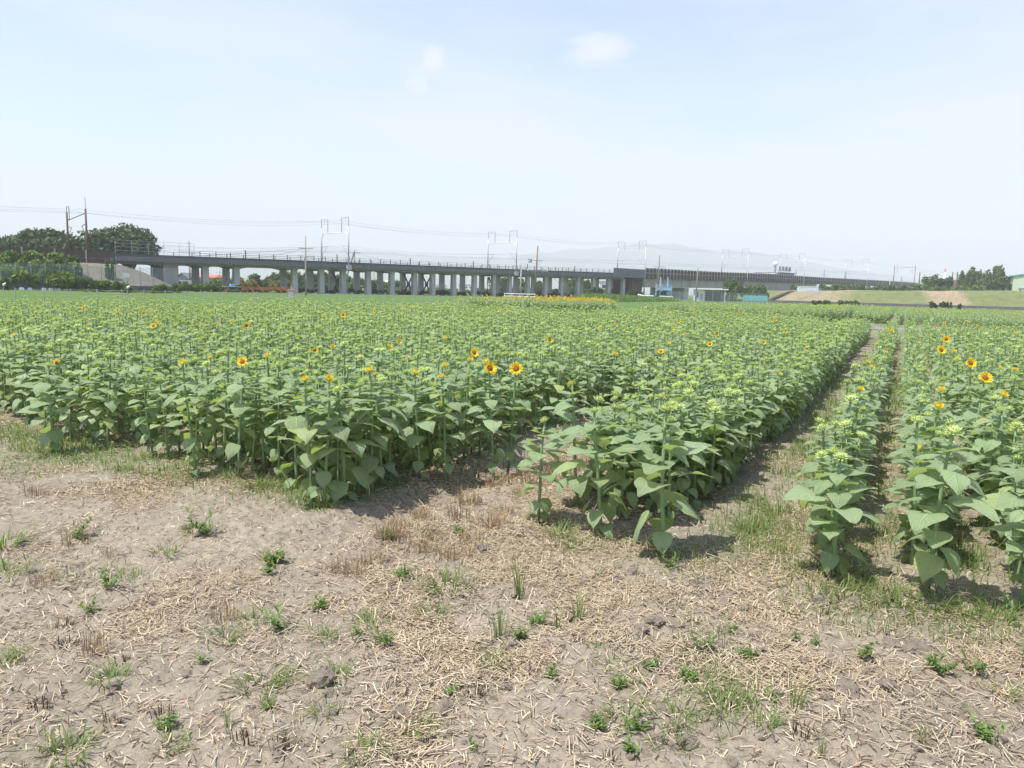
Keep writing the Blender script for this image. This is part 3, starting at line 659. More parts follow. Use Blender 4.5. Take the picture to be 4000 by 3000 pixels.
# ------------------------------------------------------------------ embankment at the left end
def make_embankment():
    prof = [(-16, 0), (-14, .3), (-5.2, 4.2), (-3.4, 4.5), (8.5, 4.6), (15, 2.4), (22, 0)]; vs = []; ns = 60
    e = S0+1.5
    for i in range(ns+1):
        s = e-2-110*(1-i/ns) if i < ns-8 else e-2-110*8/ns+(110*8/ns+16)*(i-ns+8)/8
        k = 1-float(sstep(e-3, e+13, s)); k = max(k, 0)
        for (y, z) in prof: vs.append((s, y*(1 if k > .99 else .35+.65*k), z*k-.05+.25*(float(vnoise(s*.4, y*.4, 12))-.5)*(0 < z < 4.4)))
    n = len(prof); i = np.arange((ns+1)*n).reshape(ns+1, n); f = np.stack([i[:-1, :-1], i[:-1, 1:], i[1:, 1:], i[1:, :-1]], -1).reshape(-1, 4)
    mi = (np.array(vs)[f[:, 0], 0] < e-11).astype(np.int32); o = obj('railway_embankment', np_mesh('railway_embankment', np.array(vs), f, [M['pitching'], M['bank']], mi)); o.location = RO; o.rotation_euler = (0, 0, RA); tag(o, 'stone pitched railway embankment sloping down beside the viaduct end', kind='structure')
make_embankment()
w = empty('retaining_wall', RO, RA, 'dark brown retaining wall along the top of the left embankment', 'wall')
zt = zp(S0)+.1
for k in range(22):
    s = S0-.2-(k+.5)*4.4; MB().box((s, -3.4, zt-.9), (4.32, .3, 1.9)).build('wall_panel', M['brown_wall'], w); MB().box((s-2.2, -3.6, zt-.9), (.16, .2, 2.1)).build('wall_post', M['post'], w)
    if k < 5: MB().box((s, -3.9, zt-2.6), (4.3, .5, 1.6)).build('wall_block', M['block'], w)
st = MB(); a = (S0+.2, -4.0, zt-1.9); st.tube([a, (S0-2.2, -7.2, zt-6)], .14, 4); st.tube([a, (S0+3.0, -6.0, zt-6)], .14, 4); st.tube([a, (S0-9, -5.2, zt-2.4)], .05, 4)
o = st.build('strut_frame', M['offwhite']); o.location = RO; o.rotation_euler = (0, 0, RA); tag(o, 'pale splayed strut at the left end of the viaduct deck', 'strut')

# ------------------------------------------------------------------ wire-mesh fence on a block wall at the left
FO = -17.0
fs0, fs1 = rl(-60, 1100, FO)[0], rl(690, 1110, FO)[0]
fen = empty('mesh_fence', RO, RA, 'tall green-grey wire mesh fence on a dark block wall', 'fence')
n = int((fs1-fs0)/3.4)
for k in range(n):
    a = fs0+(fs1-fs0)*k/n; b = fs0+(fs1-fs0)*(k+1)/n
    MB().box(((a+b)/2, FO, .4), (b-a-.03, .35, .95)).build('wall_block', M['block'], fen)
for k in range(n*2+1):
    a = fs0+(fs1-fs0)*k/(n*2); MB().tube([(a, FO-.02, .1), (a, FO-.02, 3.75)], .05, 6).build('fence_post', M['grey_steel'], fen)
m_net, t_, b_ = new_mat('fence_mesh'); b_.inputs['Base Color'].default_value = (.30, .40, .38, 1); b_.inputs['Roughness'].default_value = .5
mb = MB()
for h in np.arange(.95, 3.7, .12): mb.tube([(fs0, FO, h), (fs1, FO, h)], .014, 3, caps=False)
for q in np.arange(fs0, fs1, .22): mb.tube([(q, FO, .9), (q, FO, 3.7)], .010, 3, caps=False)
mb.build('mesh_wires', m_net, fen)['kind'] = 'stuff'
sg = MB(); s, z = rl(491, 1075, FO-.08); sg.box((s, FO-.1, z), (.95, .03, .65)); o = sg.build('notice_board', M['white']); o.location = RO; o.rotation_euler = (0, 0, RA); tag(o, 'small white notice board on the mesh fence', 'sign')
for i, px in enumerate((85, 116, 172, 199, 228, 255)):
    s, z = rl(px, 1126, FO-1); o = MB().box((0, 0, .15), (.5, .3, .3)).box((0, 0, .32), (.42, .24, .04)).build('white_block', M['white']); o.location = rw(s, FO-1, 0); o.rotation_euler = (0, 0, RA); tag(o, 'small white concrete block at the foot of the dark wall', 'block', 'white blocks along the wall')

# ------------------------------------------------------------------ rope fence along the far lawn
RF = -78.0
rope = empty('rope_fence', RO, RA, 'low rope fence with thin posts along the mown lawn', 'fence')
rs = [rl(x, 1160, RF)[0] for x in (60, 172, 277, 380, 476, 563, 646, 728, 801, 872, 938, 1002, 1062, 1122, 1179, 1233, 1282, 1330, 1376, 1420, 1464, 1502, 1542, 1580, 1616, 1650, 1682, 1714, 1745, 1775, 1803, 1830)]
for s in rs: MB().tube([(s, RF, 0), (s, RF, .98)], .035, 6).build('fence_post', M['grey_steel'], rope)
for h in (.92, .5):
    mb = MB()
    for a, b in zip(rs[:-1], rs[1:]): mb.tube([(a, RF-.05, h), ((a+b)/2, RF-.05, h-.06), (b, RF-.05, h)], .014, 4, caps=False)
    mb.build('rope', M['offwhite'], rope)

# ------------------------------------------------------------------ small things along the far edge
def place(o_root, px, py, Y, z=0.0):
    p = at(px, py, Y); o_root.location = (p.x, p.y, z); return o_root
t = place(empty('flood_gate', rz=RA, label='orange steel barrier frame with slanting struts before the piers', cat='barrier'), 945, 1140, 132)
MB().box((5.0, 0, .85), (9.6, .15, .6)).build('gate_board', M['orange'], t)
for x, h in ((0, 2.6), (1.9, 2.6), (5.2, 2.7), (7.6, 1.3), (9.4, 1.3)): MB().tube([(x, 0, h), (x+1.6*h/2.6, -1.7, 0)], .065, 4).build('strut', M['orange'], t); MB().tube([(x+.1, .12, 0), (x+.1, .12, h)], .07, 4).build('gate_post', M['orange'], t)
MB().tube([(0, .1, 2.5), (9.4, .1, 2.3)], .06, 4).build('top_rail', M['orange'], t)
t = place(empty('table', rz=RA, label='grey table with orange legs left of the orange barrier', cat='table'), 888, 1140, 131)
MB().box((1.5, 0, 1.05), (4.2, 1.2, .14)).box((1.5, 0, .45), (4.0, .5, .1)).build('table_top', M['grey_steel'], t)
for x in (-.4, 3.3): MB().tube([(x, -.5, 0), (x+.25, 0, 1.0), (x, .5, 0)], .07, 4).build('leg', M['orange'], t)
MB().box((.9, 0, 1.3), (.8, .5, .4)).build('blue_crate', M['blue'], t)
t = place(empty('stone_marker', label='small grey stone post with spike at the lawn edge', cat='stone post'), 1139, 1165, 92)
MB().box((0, 0, .45), (.62, .5, .9)).box((0, 0, 1.02), (.78, .6, .12)).build('block', M['concrete'], t); MB().tube([(0, 0, 1.08), (0, 0, 1.55)], [.07, .03], 6).build('spike', M['grey_steel'], t)
for i, (px, py, Y, wht, lab) in enumerate(((14, 1140, 62, 1, 'white tilted sprinkler head at the left picture edge'), (217, 1152, 60, 0, 'dark sprinkler head right of the left picture edge'), (345, 1153, 62, 0, 'dark sprinkler head below the retaining wall'), (498, 1150, 65, 1, 'sprinkler with round white cap below the notice board'))):
    t = place(empty('sprinkler', label=lab, cat='sprinkler'), px, py, Y); MB().tube([(0, 0, 0), (0, 0, 1.0)], .03, 6).build('stake', M['grey_steel'], t)
    mb = MB(); mb.tube([(0, 0, .95), (.05, 0, 1.05), (.22, 0, 1.2)], [.06, .11, .05], 8); mb.build('sprinkler_head', M['white'] if wht else M['dark_steel'], t, smooth=True)
t = place(empty('guard_rail', rz=.04, label='white two-rail guard rail among the blooming sunflowers', cat='guard rail'), 2030, 1160, 118)
for x in np.linspace(-2.4, 2.4, 5): MB().tube([(x, 0, 0), (x, 0, 1.12)], .06, 6).build('post', M['white'], t)
for z in (1.1, .72): MB().tube([(-2.5, -.05, z), (2.5, -.05, z)], .06, 6).build('rail', M['white'], t)
# van
t = place(empty('white_van', rz=RA+.1, label='white van parked under the left end of the viaduct', cat='van'), 715, 1110, 165)
b = MB(); b.prism([(-.9, .35), (.9, .35), (.9, 1.2), (.78, 2.05), (-.78, 2.05), (-.9, 1.2)], -2.2, 1.6); b.hexa([(1.6, -.9, .35), (2.4, -.88, .35), (2.4, .88, .35), (1.6, .9, .35), (1.6, -.86, 2.0), (1.9, -.8, 1.25), (1.9, .8, 1.25), (1.6, .86, 2.0)]); b.build('body', M['white'], t)
for x in (-1.4, .1): MB().box((x, -.87, 1.52), (1.2, .06, .5)).build('window', M['glass'], t)
MB().hexa([(1.66, -.75, 1.88), (1.93, -.72, 1.3), (1.93, .72, 1.3), (1.66, .75, 1.88), (1.70, -.75, 1.90), (1.97, -.72, 1.32), (1.97, .72, 1.32), (1.70, .75, 1.90)]).build('windscreen', M['glass'], t)
for x in (-1.4, 1.5):
    for y in (-.82, .82): MB().tube([(x, y-.1, .34), (x, y+.1, .34)], .34, 12).build('wheel', M['black'], t)
for y in (-.6, .6): MB().box((2.42, y, .85), (.05, .3, .2)).build('headlight', M['glass'], t)

def house(px0, px1, ybase, yeave, yridge, Y, wall, roof, label, depth=8, hip=0.0, wins=3, gable=False, name='house'):
    a = at(px0, ybase, Y); b = at(px1, ybase, Y); w = b.x-a.x; h = at((px0+px1)/2, yeave, Y).z; hr = at((px0+px1)/2, yridge, Y).z
    t = empty(name, ((a.x+b.x)/2, Y, 0), 0, label, 'house' if name == 'house' else 'building')
    MB().box((0, depth/2, h/2), (w, depth, h)).build('wall', M[wall], t)
    e = .5; mb = MB()
    if gable:
        mb.add([(-w/2-e, -e, h), (w/2+e, -e, h), (0, -e, hr), (-w/2-e, depth+e, h), (w/2+e, depth+e, h), (0, depth+e, hr), (-w/2-e, -e, h+.25), (w/2+e, -e, h+.25), (0, -e, hr+.25), (-w/2-e, depth+e, h+.25), (w/2+e, depth+e, h+.25), (0, depth+e, hr+.25)],
               [(0, 2, 8, 6), (1, 7, 8, 2), (6, 8, 11, 9), (8, 7, 10, 11), (0, 6, 9, 3), (1, 4, 10, 7), (0, 3, 5, 2), (2, 5, 4, 1)]); g = MB().add([(-w/2, .02, h), (w/2, .02, h), (0, .02, hr)], [(0, 1, 2)]); g.build('gable', M[wall], t)
    else:
        k = w*hip; mb.add([(-w/2-e, -e, h), (w/2+e, -e, h), (w/2+e, depth+e, h), (-w/2-e, depth+e, h), (-w/2-e+k, depth/2, hr), (w/2+e-k, depth/2, hr), (-w/2-e, -e, h-.2), (w/2+e, -e, h-.2), (w/2+e, depth+e, h-.2), (-w/2-e, depth+e, h-.2)],
                          [(0, 1, 5, 4), (1, 2, 5), (2, 3, 4, 5), (3, 0, 4), (6, 7, 1, 0), (7, 8, 2, 1), (8, 9, 3, 2), (9, 6, 0, 3), (6, 9, 8, 7)])
    mb.build('roof', M[roof], t)
    for k in range(wins):
        x = -w/2+w*(k+.5)/wins; z = h-1.5; f = MB().box((x, -.04, z), (min(1.8, w/wins*.55), .1, 1.2)).build('window', M['offwhite'], t); MB().box((x, -.07, z), (min(1.6, w/wins*.5), .1, 1.0)).build('pane', M['glass'], f)
    return t
house(690, 735, 1130, 1092, 1068, 215, 'grey', 'roof_grey', 'grey gabled house behind the white van', 9, gable=True, wins=2)
house(728, 768, 1130, 1090, 1069, 240, 'grey', 'roof_green', 'house with pale green roof between the piers', 9, .15)
house(746, 836, 1130, 1083, 1071, 205, 'beige', 'roof_red', 'beige house with orange tiled roof under the viaduct', 9, .12, 4)
house(838, 896, 1130, 1087, 1072, 250, 'offwhite', 'grey_steel', 'white house with pale metal roof between two piers', 9, .2)
house(3740, 3806, 1150, 1119, 1094, 290, 'white', 'brown_wall', 'white gabled house with brown roof between the right-hand trees', 14, gable=True, wins=0)
t = empty('warehouse', at(3952, 1150, 250).xy.to_3d(), -.5, 'pale green warehouse cut by the right picture edge', 'building')
zt_ = at(3952, 1079, 250).z; MB().add([(0, 0, 0), (16, 0, 0), (16, 22, 0), (0, 22, 0), (0, 0, zt_), (16, 0, zt_+3.2), (16, 22, zt_+3.2), (0, 22, zt_)], [(3, 2, 1, 0), (4, 5, 6, 7), (0, 1, 5, 4), (1, 2, 6, 5), (2, 3, 7, 6), (3, 0, 4, 7)]).build('wall', M['green_wall'], t)
MB().add([(-.4, -.4, zt_), (16.4, -.4, zt_+3.3), (16.4, 22.4, zt_+3.3), (-.4, 22.4, zt_), (-.4, -.4, zt_+.3), (16.4, -.4, zt_+3.6), (16.4, 22.4, zt_+3.6), (-.4, 22.4, zt_+.3)], [(3, 2, 1, 0), (4, 5, 6, 7), (0, 1, 5, 4), (1, 2, 6, 5), (2, 3, 7, 6), (3, 0, 4, 7)]).build('roof', M['teal'], t)
t = empty('parked_car', Vector((152, 222, 5.3)), .2, 'grey car roof showing above the levee at the right edge', 'car')
mb = MB(); mb.prism([(-2, .3), (2, .3), (2.1, .8), (1.2, .95), (.6, 1.45), (-1.2, 1.45), (-2, .9)], -.8, .8); b_ = mb.build('body', M['grey_steel'], t); b_.rotation_euler = (0, 0, math.pi/2)
for x in (-1.3, 1.3):
    for y in (-.75, .75): MB().tube([(x, y-.1, .32), (x, y+.1, .32)], .32, 10).build('wheel', M['black'], t)
# red and white chimney
t = empty('chimney', at(3688, 1100, 1500).xy.to_3d(), 0, 'tall red and white chimney far behind the right-hand shrubs', 'chimney')
z1, z2, z3 = at(3688, 1092, 1500).z, at(3688, 1062, 1500).z, at(3688, 1048, 1500).z
MB().tube([(0, 0, 0), (0, 0, z2)], [1.9, 1.7], 12).build('shaft', M['white'], t, smooth=True); MB().tube([(0, 0, z2), (0, 0, z3)], [1.75, 1.6], 12).build('top_band', M['red'], t, smooth=True)
# sluice / pump yard
t = place(empty('sluice_gate', rz=0.05, label='light-blue sluice gate with twin posts over dark machinery', cat='sluice gate'), 2592, 1140, 205)
for x in (-1.0, 1.05): MB().box((x, 0, 2.9), (.28, .3, 5.8)).build('gate_post', M['blue'], t); MB().box((x, 0, 6.0), (.22, .24, .5)).build('post_cap', M['beige'], t)
MB().box((0, 0, 3.55), (4.6, 1.2, .16)).box((0, -.55, 4.1), (4.4, .08, .1)).box((0, -.55, 3.0), (4.4, .1, .6)).build('platform', M['blue'], t)
for x in np.linspace(-2.1, 2.1, 8): MB().box((x, -.55, 3.85), (.06, .06, .55)).build('railing_post', M['blue'], t)
for x in (-2.1, 2.1): MB().box((x, 0, 1.5), (.24, .3, 3.0)).build('leg', M['teal'], t)
MB().box((0, .3, 1.9), (2.6, .8, 1.5)).tube([(-1.2, -.2, 1.0), (1.2, -.2, 1.0)], .5, 10).build('machine', M['dark_steel'], t)
t = place(empty('white_pipe', rz=0.02, label='long white pipe lying before the sluice gate', cat='pipe'), 2560, 1157, 190); MB().tube([(-4.5, 0, 1.35), (-3.4, 0, 1.05), (4.6, 0, .9)], .24, 10).build('pipe', M['white'], t, smooth=True)
for x in (-3, 0, 3): MB().box((x, 0, .45), (.3, .4, .9)).build('support', M['concrete'], t)
o = place(MB().box((0, 0, .6), (1.1, .8, 1.2)).box((0, 0, 1.24), (1.2, .9, .1)).build('blue_drum', M['deepblue']), 2565, 1160, 178); tag(o, 'deep blue bin at the foot of the transformer pole', 'bin')
t = place(empty('white_hut', rz=-.12, label='white flat-roofed hut with dark open bay beside the field', cat='hut'), 2768, 1150, 205)
MB().box((-2.4, 1.5, 1.6), (2.6, 3.6, 3.2)).box((1.6, 2.8, 1.6), (5.6, 1.0, 3.2)).box((4.3, 1.3, 1.6), (.3, 3.2, 3.2)).build('wall', M['offwhite'], t)
MB().box((.4, 1.3, 3.32), (9.4, 4.8, .24)).build('roof', M['white'], t); MB().box((-3.0, -.32, 1.7), (.5, .06, 1.4)).build('window', M['glass'], t); MB().box((-1.9, -.32, 1.1), (.8, .06, 2.0)).build('door', M['grey'], t); MB().box((1.7, 2.2, 1.3), (4.6, .1, 2.5)).build('bay_back_panel', M['dark_steel'], t)  # last box: plain dark panel across the back of the open bay
t = place(empty('chain_fence', rz=.0, label='grey chain-link fence round the pump yard', cat='fence'), 2800, 1165, 180)
for x in np.arange(-11, 12.1, 2.0): MB().tube([(x, 0, 0), (x, 0, 2.4)], .05, 6).build('fence_post', M['grey_steel'], t)
mb = MB()
for h in np.arange(.1, 2.4, .16): mb.tube([(-11, .03, h), (12, .03, h)], .011, 3, caps=False)
for x in np.arange(-11, 12, .25): mb.tube([(x, .03, 0), (x, .03, 2.35)], .009, 3, caps=False)
mb.build('mesh_wires', m_net, t)['kind'] = 'stuff'
t = place(empty('net_panel', rz=.02, label='turquoise netting panel below the bare levee bank', cat='net'), 2950, 1170, 185)
for x in np.arange(-3, 3.1, 1.0): MB().tube([(x, 0, 0), (x, 0, 1.95)], .05, 6).build('post', M['blue'], t)
for x in np.arange(-2.5, 3, 1.0): MB().box((x, .04, 1.2), (.94, .03, 1.3)).build('net_sheet', M['teal'], t)
t = place(empty('blue_railing', rz=-.05, label='light-blue railing on the levee crest under the bridge', cat='railing'), 3160, 1140, 252, 3.3)
for x in np.arange(-4, 4.1, .8): MB().box((x, 0, .8), (.09, .09, 1.6)).build('post', M['blue'], t)
for z in (1.55, 1.1, .6): MB().box((0, -.02, z), (8.2, .06, .09)).build('rail', M['blue'], t)
o = place(MB().box((0, 0, .9), (6.5, 2, 1.8)).box((0, 0, 1.88), (6.7, 2.2, .14)).build('white_shed', M['white']), 3155, 1138, 258, 3.6); tag(o, 'low white roof behind the light-blue railing', 'shed')
# building with roof sign and white dome
t = place(empty('sign_building', rz=RA-.1, label='grey low building with four roof sign boards and a white dome', cat='building'), 3050, 1090, 345)
zr = at(3050, 1066, 345).z; z_s = at(3050, 1040, 345).z; wB = 15
MB().add([(-wB, 0, 0), (wB*.75, 0, 0), (wB*.75, 12, 0), (-wB, 12, 0), (-wB, 0, zr-2.6), (wB*.75, 0, zr), (wB*.75, 12, zr), (-wB, 12, zr-2.6), (-2, 0, zr), (-2, 12, zr)], [(0, 1, 5, 8, 4), (3, 7, 9, 6, 2), (4, 8, 9, 7), (8, 5, 6, 9), (1, 2, 6, 5), (0, 4, 7, 3), (0, 3, 2, 1)]).build('wall', M['grey'], t)
MB().box((4.6, 6, zr+.13), (14, 13, .25)).build('roof', M['roof_grey'], t)
GLYPH = {0: [(-.3, 0, .08, .9), (.3, 0, .08, .9), (0, .42, .7, .08), (0, -.42, .7, .08), (0, 0, .7, .08), (0, .2, .5, .06)],
         1: [(0, .1, .10, .9), (-.36, -.1, .10, .5), (.36, -.1, .10, .5), (0, -.36, .8, .10)],
         2: [(-.36, -.05, .09, .6), (.1, .4, .6, .08), (.1, .22, .6, .08), (.1, .0, .5, .08), (.1, -.2, .6, .08), (.1, .05, .08, .7), (0, -.42, .9, .09)],
         3: [(-.36, -.05, .09, .6), (.1, .38, .6, .08), (.1, .14, .7, .08), (.1, -.1, .08, .5), (-.08, -.2, .08, .3), (.3, -.2, .08, .3), (0, -.42, .9, .09)]}
for k in range(4):
    x = -1.2+k*2.75; hgt = z_s-zr-.9; bd = MB().box((x, .2, zr+.9+hgt/2), (2.3, .25, hgt)).build('sign_board', M['white'], t)
    mb = MB(); [mb.box((x+gx*1.9, .04, zr+.9+hgt/2+gy*hgt*.9), (gw_*1.9, .05, gh*hgt*.9)) for gx, gy, gw_, gh in GLYPH[k]]; mb.build('character', M['dark_steel'], bd)
    MB().box((x-.7, .3, zr+.5), (.15, .15, .9)).box((x+.7, .3, zr+.5), (.15, .15, .9)).build('sign_leg', M['grey_steel'], t)
V_, F_, MI = [], [], []; c0 = at(3028, 1030, 345); dome(V_, F_, MI, (0, 0, 0), 1.15, 1.1, 16, 9, 0, .48)
dm = obj('roof_dome', np_mesh('roof_dome', np.array(V_), np.array(F_), [M['white']], None, True), t, (-.4, 3, c0.z)); MB().tube([(-.4, 3, zr), (-.4, 3, c0.z)], .5, 8).build('dome_stand', M['grey_steel'], t)
# far town seen between the piers
def block(px0, px1, ytop, Y, mat, label, wins=True, name='town_building'):
    a = at(px0, ytop, Y); b = at(px1, ytop, Y); t = empty(name, ((a.x+b.x)/2, Y, 0), 0, label, 'building'); w = b.x-a.x; MB().box((0, 5, a.z/2), (w, 10, a.z)).build('wall', M[mat], t); MB().box((0, 5, a.z+.2), (w+.6, 10.6, .4)).build('roof', M['grey_steel'], t)
    if wins:
        n = max(2, int(w/4)); fl = max(1, int(a.z/3.5))
        for j in range(fl):
            for k in range(n): MB().box((-w/2+w*(k+.5)/n, -.03, a.z-2-j*3.4), (w/n*.6, .1, 1.3)).build('window', M['glass'], t)
block(1472, 1512, 1104, 520, 'grey', 'grey block of flats left of the far white tank'); block(1536, 1568, 1098, 520, 'offwhite', 'white block with stairs right of the far white tank'); block(1570, 1640, 1116, 560, 'grey', 'low grey row of far buildings between the cross braces')
block(1790, 1850, 1112, 600, 'offwhite', 'pale far factory seen through the middle piers'); block(2345, 2420, 1101, 330, 'offwhite', 'white two-storey building behind the right-hand piers'); block(1700, 1740, 1114, 600, 'offwhite', 'small white far building past the cross braces')
block(1975, 2000, 1118, 620, 'grey', 'tiny grey far building behind the portal piers', False)
t = empty('storage_tank', at(1518, 1120, 500).xy.to_3d(), 0, 'round cream storage tank far behind the piers', 'tank'); zk = at(1518, 1093, 500).z
MB().tube([(0, 0, 0), (0, 0, zk-1)], 4.2, 16).build('shell', M['offwhite'], t, smooth=True); MB().tube([(0, 0, zk-1), (0, 0, zk)], [4.2, .6], 16).build('tank_roof', M['beige'], t)
t = empty('radio_tower', at(1461, 1110, 700).xy.to_3d(), 0, 'thin lattice radio tower far behind the viaduct', 'tower'); zk = at(1461, 1062, 700).z
for a, b in ((-1, -1), (1, -1), (1, 1), (-1, 1)): MB().tube([(a*2.2, b*2.2, 0), (a*.3, b*.3, zk)], .22, 4).build('leg', M['grey_steel'], t)
mb = MB()
for k in range(9):
    z0, z1 = zk*k/9, zk*(k+1)/9; w0, w1 = 2.2-1.9*k/9, 2.2-1.9*(k+1)/9
    mb.tube([(-w0, -w0, z0), (w1, -w1, z1)], .12, 3); mb.tube([(w0, -w0, z0), (-w1, -w1, z1)], .12, 3)
mb.build('lattice', M['grey_steel'], t)

# ------------------------------------------------------------------ trees, bushes, reeds
def crown_mesh(name, blobs, n, size, mat, seed, box=None, cat_low=True, low=.18):
    r = np.random.default_rng(seed); W_ = np.array([b[3]*b[4]*b[5] for b in blobs])**(2/3); W_ /= W_.sum(); k = r.choice(len(blobs), n, p=W_); B = np.array(blobs, float)[k]
    d = r.normal(size=(n, 3)); d /= np.linalg.norm(d, axis=1)[:, None]
    clump = np.round(d*2.6+B[:, :3]*.37); hsh = np.abs(np.sin(clump@np.array([12.99, 78.23, 37.7]))*43758.5) % 1
    rad = (.62+.42*hsh)*r.random(n)**.22; rad = np.clip(rad, .25, 1.06)
    P_ = B[:, :3]+d*B[:, 3:6]*rad[:, None]; keep = hsh > .12; P_, d = P_[keep], d[keep]; n = len(P_)
    nn = d*.9+r.normal(size=(n, 3))*.75+np.array([0, 0, .45]); nn /= np.linalg.norm(nn, axis=1)[:, None]
    a = np.cross(nn, r.normal(size=(n, 3))); a /= np.linalg.norm(a, axis=1)[:, None]; b = np.cross(nn, a); s = size*r.uniform(.6, 1.35, n)[:, None]
    V_ = np.stack([P_-a*s-b*s*.25, P_+b*s*.55-a*s*.15, P_+a*s, P_-b*s*.55+a*s*.1], 1).reshape(-1, 3); F_ = np.arange(4*n).reshape(n, 4)
    if box is not None:                     # fit the crown into its box: half-width and height
        lo, hi = np.percentile(V_, .5, 0), V_.max(0)-.15*size; lo[0] = V_[:, 0].min()
        V_[:, 0] = (V_[:, 0]-(lo[0]+hi[0])/2)*2*box[0]/(hi[0]-lo[0]); zb = box[1]*low if cat_low else 0
        V_[:, 2] = zb+(V_[:, 2]-lo[2])*(box[1]-zb)/(hi[2]-lo[2])
    return np_mesh(name, V_, F_, [mat])
def tree(name, p, H, spread, blobs, n, size, mat, seed, label, cat, group=None, trunk=None, trunks=1, low=.18):
    """blobs in units of the tree: (x, y, z, rx, ry, rz) with x,y in spreads and z in heights"""
    t = empty(name, p, 0, label, cat, group); r = random.Random(seed)
    bb = [(x*spread, y*spread, z*H, a*spread, b*spread, c*H) for x, y, z, a, b, c in blobs]
    obj('crown' if cat == 'tree' else 'foliage', crown_mesh('crown', bb, n, size, M[mat], seed, (spread, H), cat == 'tree', low), t)
    if trunk:
        for q in range(trunks):
            x0 = (q-(trunks-1)/2)*spread*.55
            mb = MB(); mb.tube([(x0, 0, -.3), (x0+.02*H, 0, H*.22), (x0-.01*H, 0, H*.45)], [trunk, trunk*.8, trunk*.6], 8)
            for b in bb:
                if trunks == 1 or abs(b[0]-x0) < spread*.5: mb.tube([(x0, 0, H*.2), (x0*.5+b[0]*.5, b[1]*.5, b[2]*.72), (b[0], b[1], b[2]+b[5]*.3)], [trunk*.5, trunk*.32, trunk*.1], 6)
            mb.build('trunk', M['trunk'], t, smooth=True)
    return t
def blob_set(seed, n, flat=.5, dome_=True):
    r = random.Random(seed); out = []
    for i in range(n):
        a = r.uniform(0, 6.28); q = math.sqrt(r.random())*.72; z = .72-.30*q*q+r.uniform(-.08, .08) if dome_ else r.uniform(.3, .75); s = r.uniform(.26, .42)
        out.append((math.cos(a)*q, math.sin(a)*q*.8, z, s, s*.9, s*flat))
    return out
def tree_px(px0, px1, ytop, Y, n, mat, seed, label, nb=16, size=.45, cat='tree', group=None, trunk=.35, name=None, flat=.45, z=0.0, dome_=True, trunks=1, low=.18):
    a, b = at(px0, ytop, Y), at(px1, ytop, Y); w = (b.x-a.x)/2; H = at((px0+px1)/2, ytop, Y).z-z; c = (a.x+b.x)/2
    return tree(name or ('broadleaf_tree' if cat == 'tree' else 'bush'), (c, Y, z), H*1.02, w*.97, blob_set(seed, nb, flat*.62 if H < 1.2*w else flat, dome_), n, size, mat, seed, label, cat, group, trunk, trunks, low)
tree_px(-20, 372, 889, 152, 8500, 'tree_dark', 3, 'wide dark spreading tree at the left edge behind the embankment', 34, .42, flat=.40, trunk=.5, trunks=2, low=.50)
tree_px(272, 636, 874, 156, 11000, 'tree_dark', 4, 'biggest dark domed tree behind the rusty catenary masts', 44, .42, flat=.46, trunk=.55, trunks=2, low=.46)
tree_px(-330, -30, 900, 150, 5000, 'tree_dark', 5, 'dark tree just beyond the left picture edge', 18, .5, flat=.40, trunk=.5, low=.45)
def bush(px0, px1, ytop, Y, n, mat, seed, label, group=None, z=0.0, size=.30, nb=9):
    return tree_px(px0, px1, ytop, Y, n, mat, seed, label, nb, size, 'bush', group, None, 'bush', .75, z, False)
for i, (a, b, y, Y, z) in enumerate(((-40, 80, 975, 115, 2.5), (60, 180, 978, 117, 2.5), (150, 260, 985, 119, 2.0), (235, 318, 995, 121, 2.0), (-20, 90, 1005, 112, 1.5), (90, 210, 1012, 114, 1.5), (200, 320, 1022, 115, 1.0), (10, 150, 1040, 110, .3), (150, 290, 1048, 112, .3), (280, 370, 1078, 114, .3), (370, 440, 1092, 116, .3))):
    bush(a, b, y, Y-6.5, 2200, 'tree_light' if i % 3 else 'tree_mid', 20+i, 'dense green shrub covering the left embankment slope', 'shrubs on the left embankment', z)
for a, b, y, Y, lab in ((405, 450, 1010, 117, 'small bright sapling beside the splayed strut'), (440, 520, 1098, 101, 'dark bush growing over the block wall'), (590, 660, 1108, 103, 'ivy clump on the block wall near its end'), (0, 35, 1080, 97, 'leafy shrub at the left end of the block wall'), (670, 730, 1105, 112, 'leafy bush where the mesh fence ends')):
    bush(a, b, y, Y, 1300, 'tree_mid', hash(lab) % 97 if False else int(a)+7, lab, None, 0.0, .22)
for i in range(11): bush(310+i*33+random.uniform(-6, 6), 350+i*33, 1128+i*.9+random.uniform(-3, 3), 100+i*.8, 350, 'tree_light' if i % 2 else 'tree_mid', 60+i, 'low weeds at the foot of the block wall', 'weeds at the foot of the block wall', 0, .16, 6)
# hedge under the left spans, dike behind the viaduct
for i in range(9): bush(690+i*38, 745+i*38, 1104+random.uniform(-3, 4)+i*.8, 128+i*2.2, 900, 'tree_mid' if i % 2 else 'tree_light', 80+i, 'vine-covered hedge under the left spans', 'hedge under the left spans', 0, .22)
for i, (a, b, y, Y) in enumerate(((830, 930, 1090, 205), (900, 1000, 1080, 200), (960, 1080, 1068, 205), (1040, 1130, 1056, 210), (1100, 1200, 1060, 205), (1170, 1290, 1062, 205), (1250, 1370, 1066, 205), (1330, 1430, 1082, 210), (1400, 1490, 1090, 215), (1470, 1580, 1092, 225), (1040, 1160, 1095, 190), (1150, 1290, 1098, 192), (880, 1010, 1104, 185), (1290, 1420, 1100, 195))):
    bush(a, b, y, Y, 2600, ('tree_mid', 'tree_light', 'tree_dark')[i % 3], 100+i, 'overgrown green thicket on the dike behind the viaduct', 'thickets behind the viaduct', 0, .42, 12)
